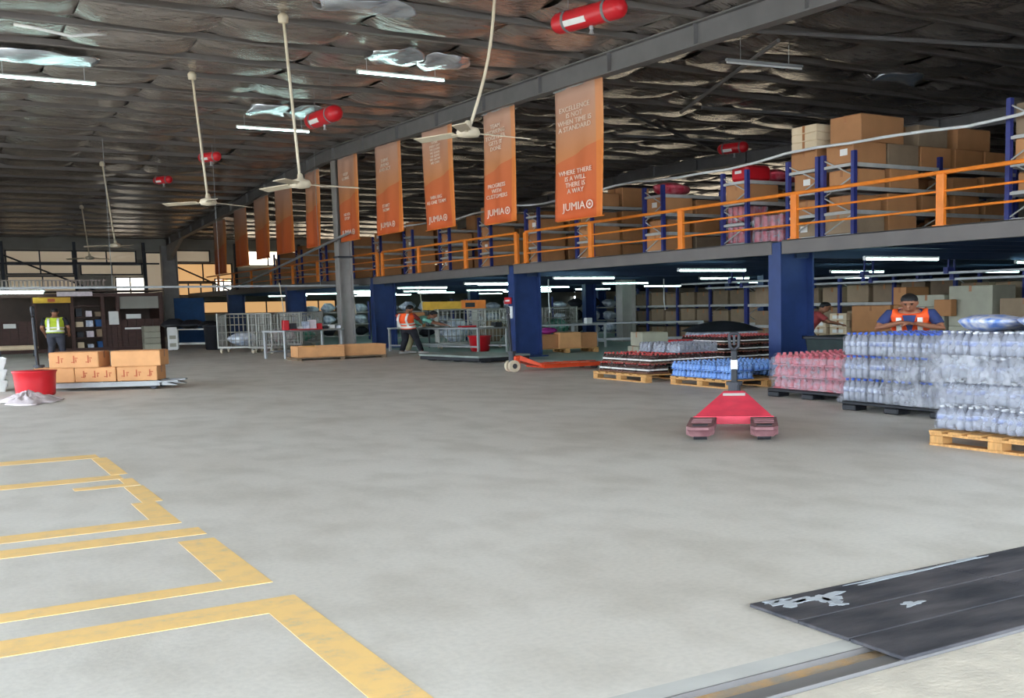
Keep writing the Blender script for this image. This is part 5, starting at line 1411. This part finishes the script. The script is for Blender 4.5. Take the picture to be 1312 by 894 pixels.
# worker in the orange vest at the packing table, back half turned, one leg out
human('worker in orange vest and black trousers leaning against the packing table', (13.10, 32.75, 0), face_to((.72, .70)),
      dict(pelvis=(0, .0, .80), chest=(-.06, -.06, 1.10), neck=(-.02, -.02, 1.30), head=(.02, .06, 1.42), face=(.35, .9, -.35),
           shL=(-.24, -.02, 1.22), elL=(-.20, .20, 1.02), wrL=(.02, .36, .92), shR=(.14, -.02, 1.22), elR=(.20, .20, 1.03), wrR=(.14, .40, .96),
           knL=(-.12, .06, .43), anL=(-.16, -.06, .09), knR=(.18, .02, .44), anR=(.34, -.10, .09), toe=(.5, .8, 0)), 'maroon', 'darkcloth', vest='hiviz', wide=1.4)
# worker in mint reaching along the table
human('worker in mint shirt bending and reaching along the packing table', (13.62, 33.25, 0), face_to((.86, -.45)),
      dict(pelvis=(-.05, -.22, .80), chest=(0, .05, 1.02), neck=(0, .24, 1.15), head=(-.02, .38, 1.22), face=(-.3, .8, -.5),
           shL=(-.19, .16, 1.09), elL=(-.19, .40, .96), wrL=(-.14, .64, .88), shR=(.19, .16, 1.07), elR=(.18, .42, .95), wrR=(.12, .66, .88),
           knL=(-.14, -.20, .43), anL=(-.16, -.30, .09), knR=(.08, -.16, .43), anR=(.10, -.24, .09)), 'mint', 'khaki', wide=1.35)
# worker in the lime vest at the back left, seen from behind
human('worker in lime yellow vest and grey trousers walking before the timber cage', (3.52, 38.3, 0), face_to((.3, .95)),
      dict(pelvis=(0, 0, .88), chest=(0, .02, 1.18), neck=(0, .04, 1.40), head=(.0, .09, 1.55), face=(0, .95, -.3),
           shL=(-.21, .02, 1.32), elL=(-.27, .0, 1.05), wrL=(-.24, .16, .86), shR=(.21, .02, 1.32), elR=(.27, .02, 1.05), wrR=(.24, .18, .88),
           knL=(-.10, .04, .48), anL=(-.11, -.10, .10), knR=(.10, .10, .47), anR=(.10, .12, .09)), 'darkcloth', 'greycloth', vest='lime', wide=1.4)
# worker in the dull red shirt under the mezzanine
human('worker in dull red shirt bending beside the white cartons behind the blue column', (18.2, 19.6, 0), face_to((.75, -.55)),
      dict(pelvis=(0, -.12, .74), chest=(0, .02, 1.0), neck=(0, .12, 1.17), head=(0, .20, 1.27), face=(0, .9, -.4),
           shL=(-.20, .06, 1.11), elL=(-.24, .22, .92), wrL=(-.12, .42, .86), shR=(.20, .06, 1.11), elR=(.25, .24, .92), wrR=(.12, .44, .86),
           knL=(-.11, .06, .42), anL=(-.12, -.12, .09), knR=(.11, .06, .42), anR=(.12, -.12, .09)), 'maroon', 'greycloth', wide=1.4)

# ================================================================== RUBBER MAT AT THE DOOR
mt = thing('rubber_mat', 'scuffed black rubber mat in strips across the door sill at bottom right', 'mat', (3.23, 2.95, .001))
for k, (a, b) in enumerate(((0, .305), (.312, .625), (.632, .97))):
    x = 0
    for j in range(4):
        w = 1.55 if j else 1.3
        o = MB().box((x+w/2, (a+b)/2, .009), (w-.006, b-a, .016), bev=.003).build('mat_strip', M['rubber'], mt); x += w
def spill(cx, cy, rx, ry, seed):
    rnn = random.Random(seed); n = 26; ph = [rnn.uniform(0, 6.3) for _ in range(3)]
    P = []
    for i in range(n):
        q = 2*PI*i/n; k = 1+.35*math.sin(3*q+ph[0])+.22*math.sin(5*q+ph[1])+.15*math.sin(9*q+ph[2]); P.append((cx+rx*k*math.cos(q), cy+ry*k*math.sin(q)))
    MB().prism(P, .0165, .0185).build('dried_spill', M['scuff'], mt)
for a in [(.17, .87, .10, .05, 1), (.36, .84, .12, .055, 2), (.13, .93, .07, .02, 3), (1.0, .93, .35, .022, 4), (1.5, .945, .14, .016, 5), (.34, .72, .04, .03, 6), (.62, .52, .06, .03, 7), (.35, .78, .03, .05, 9)]: spill(*a)
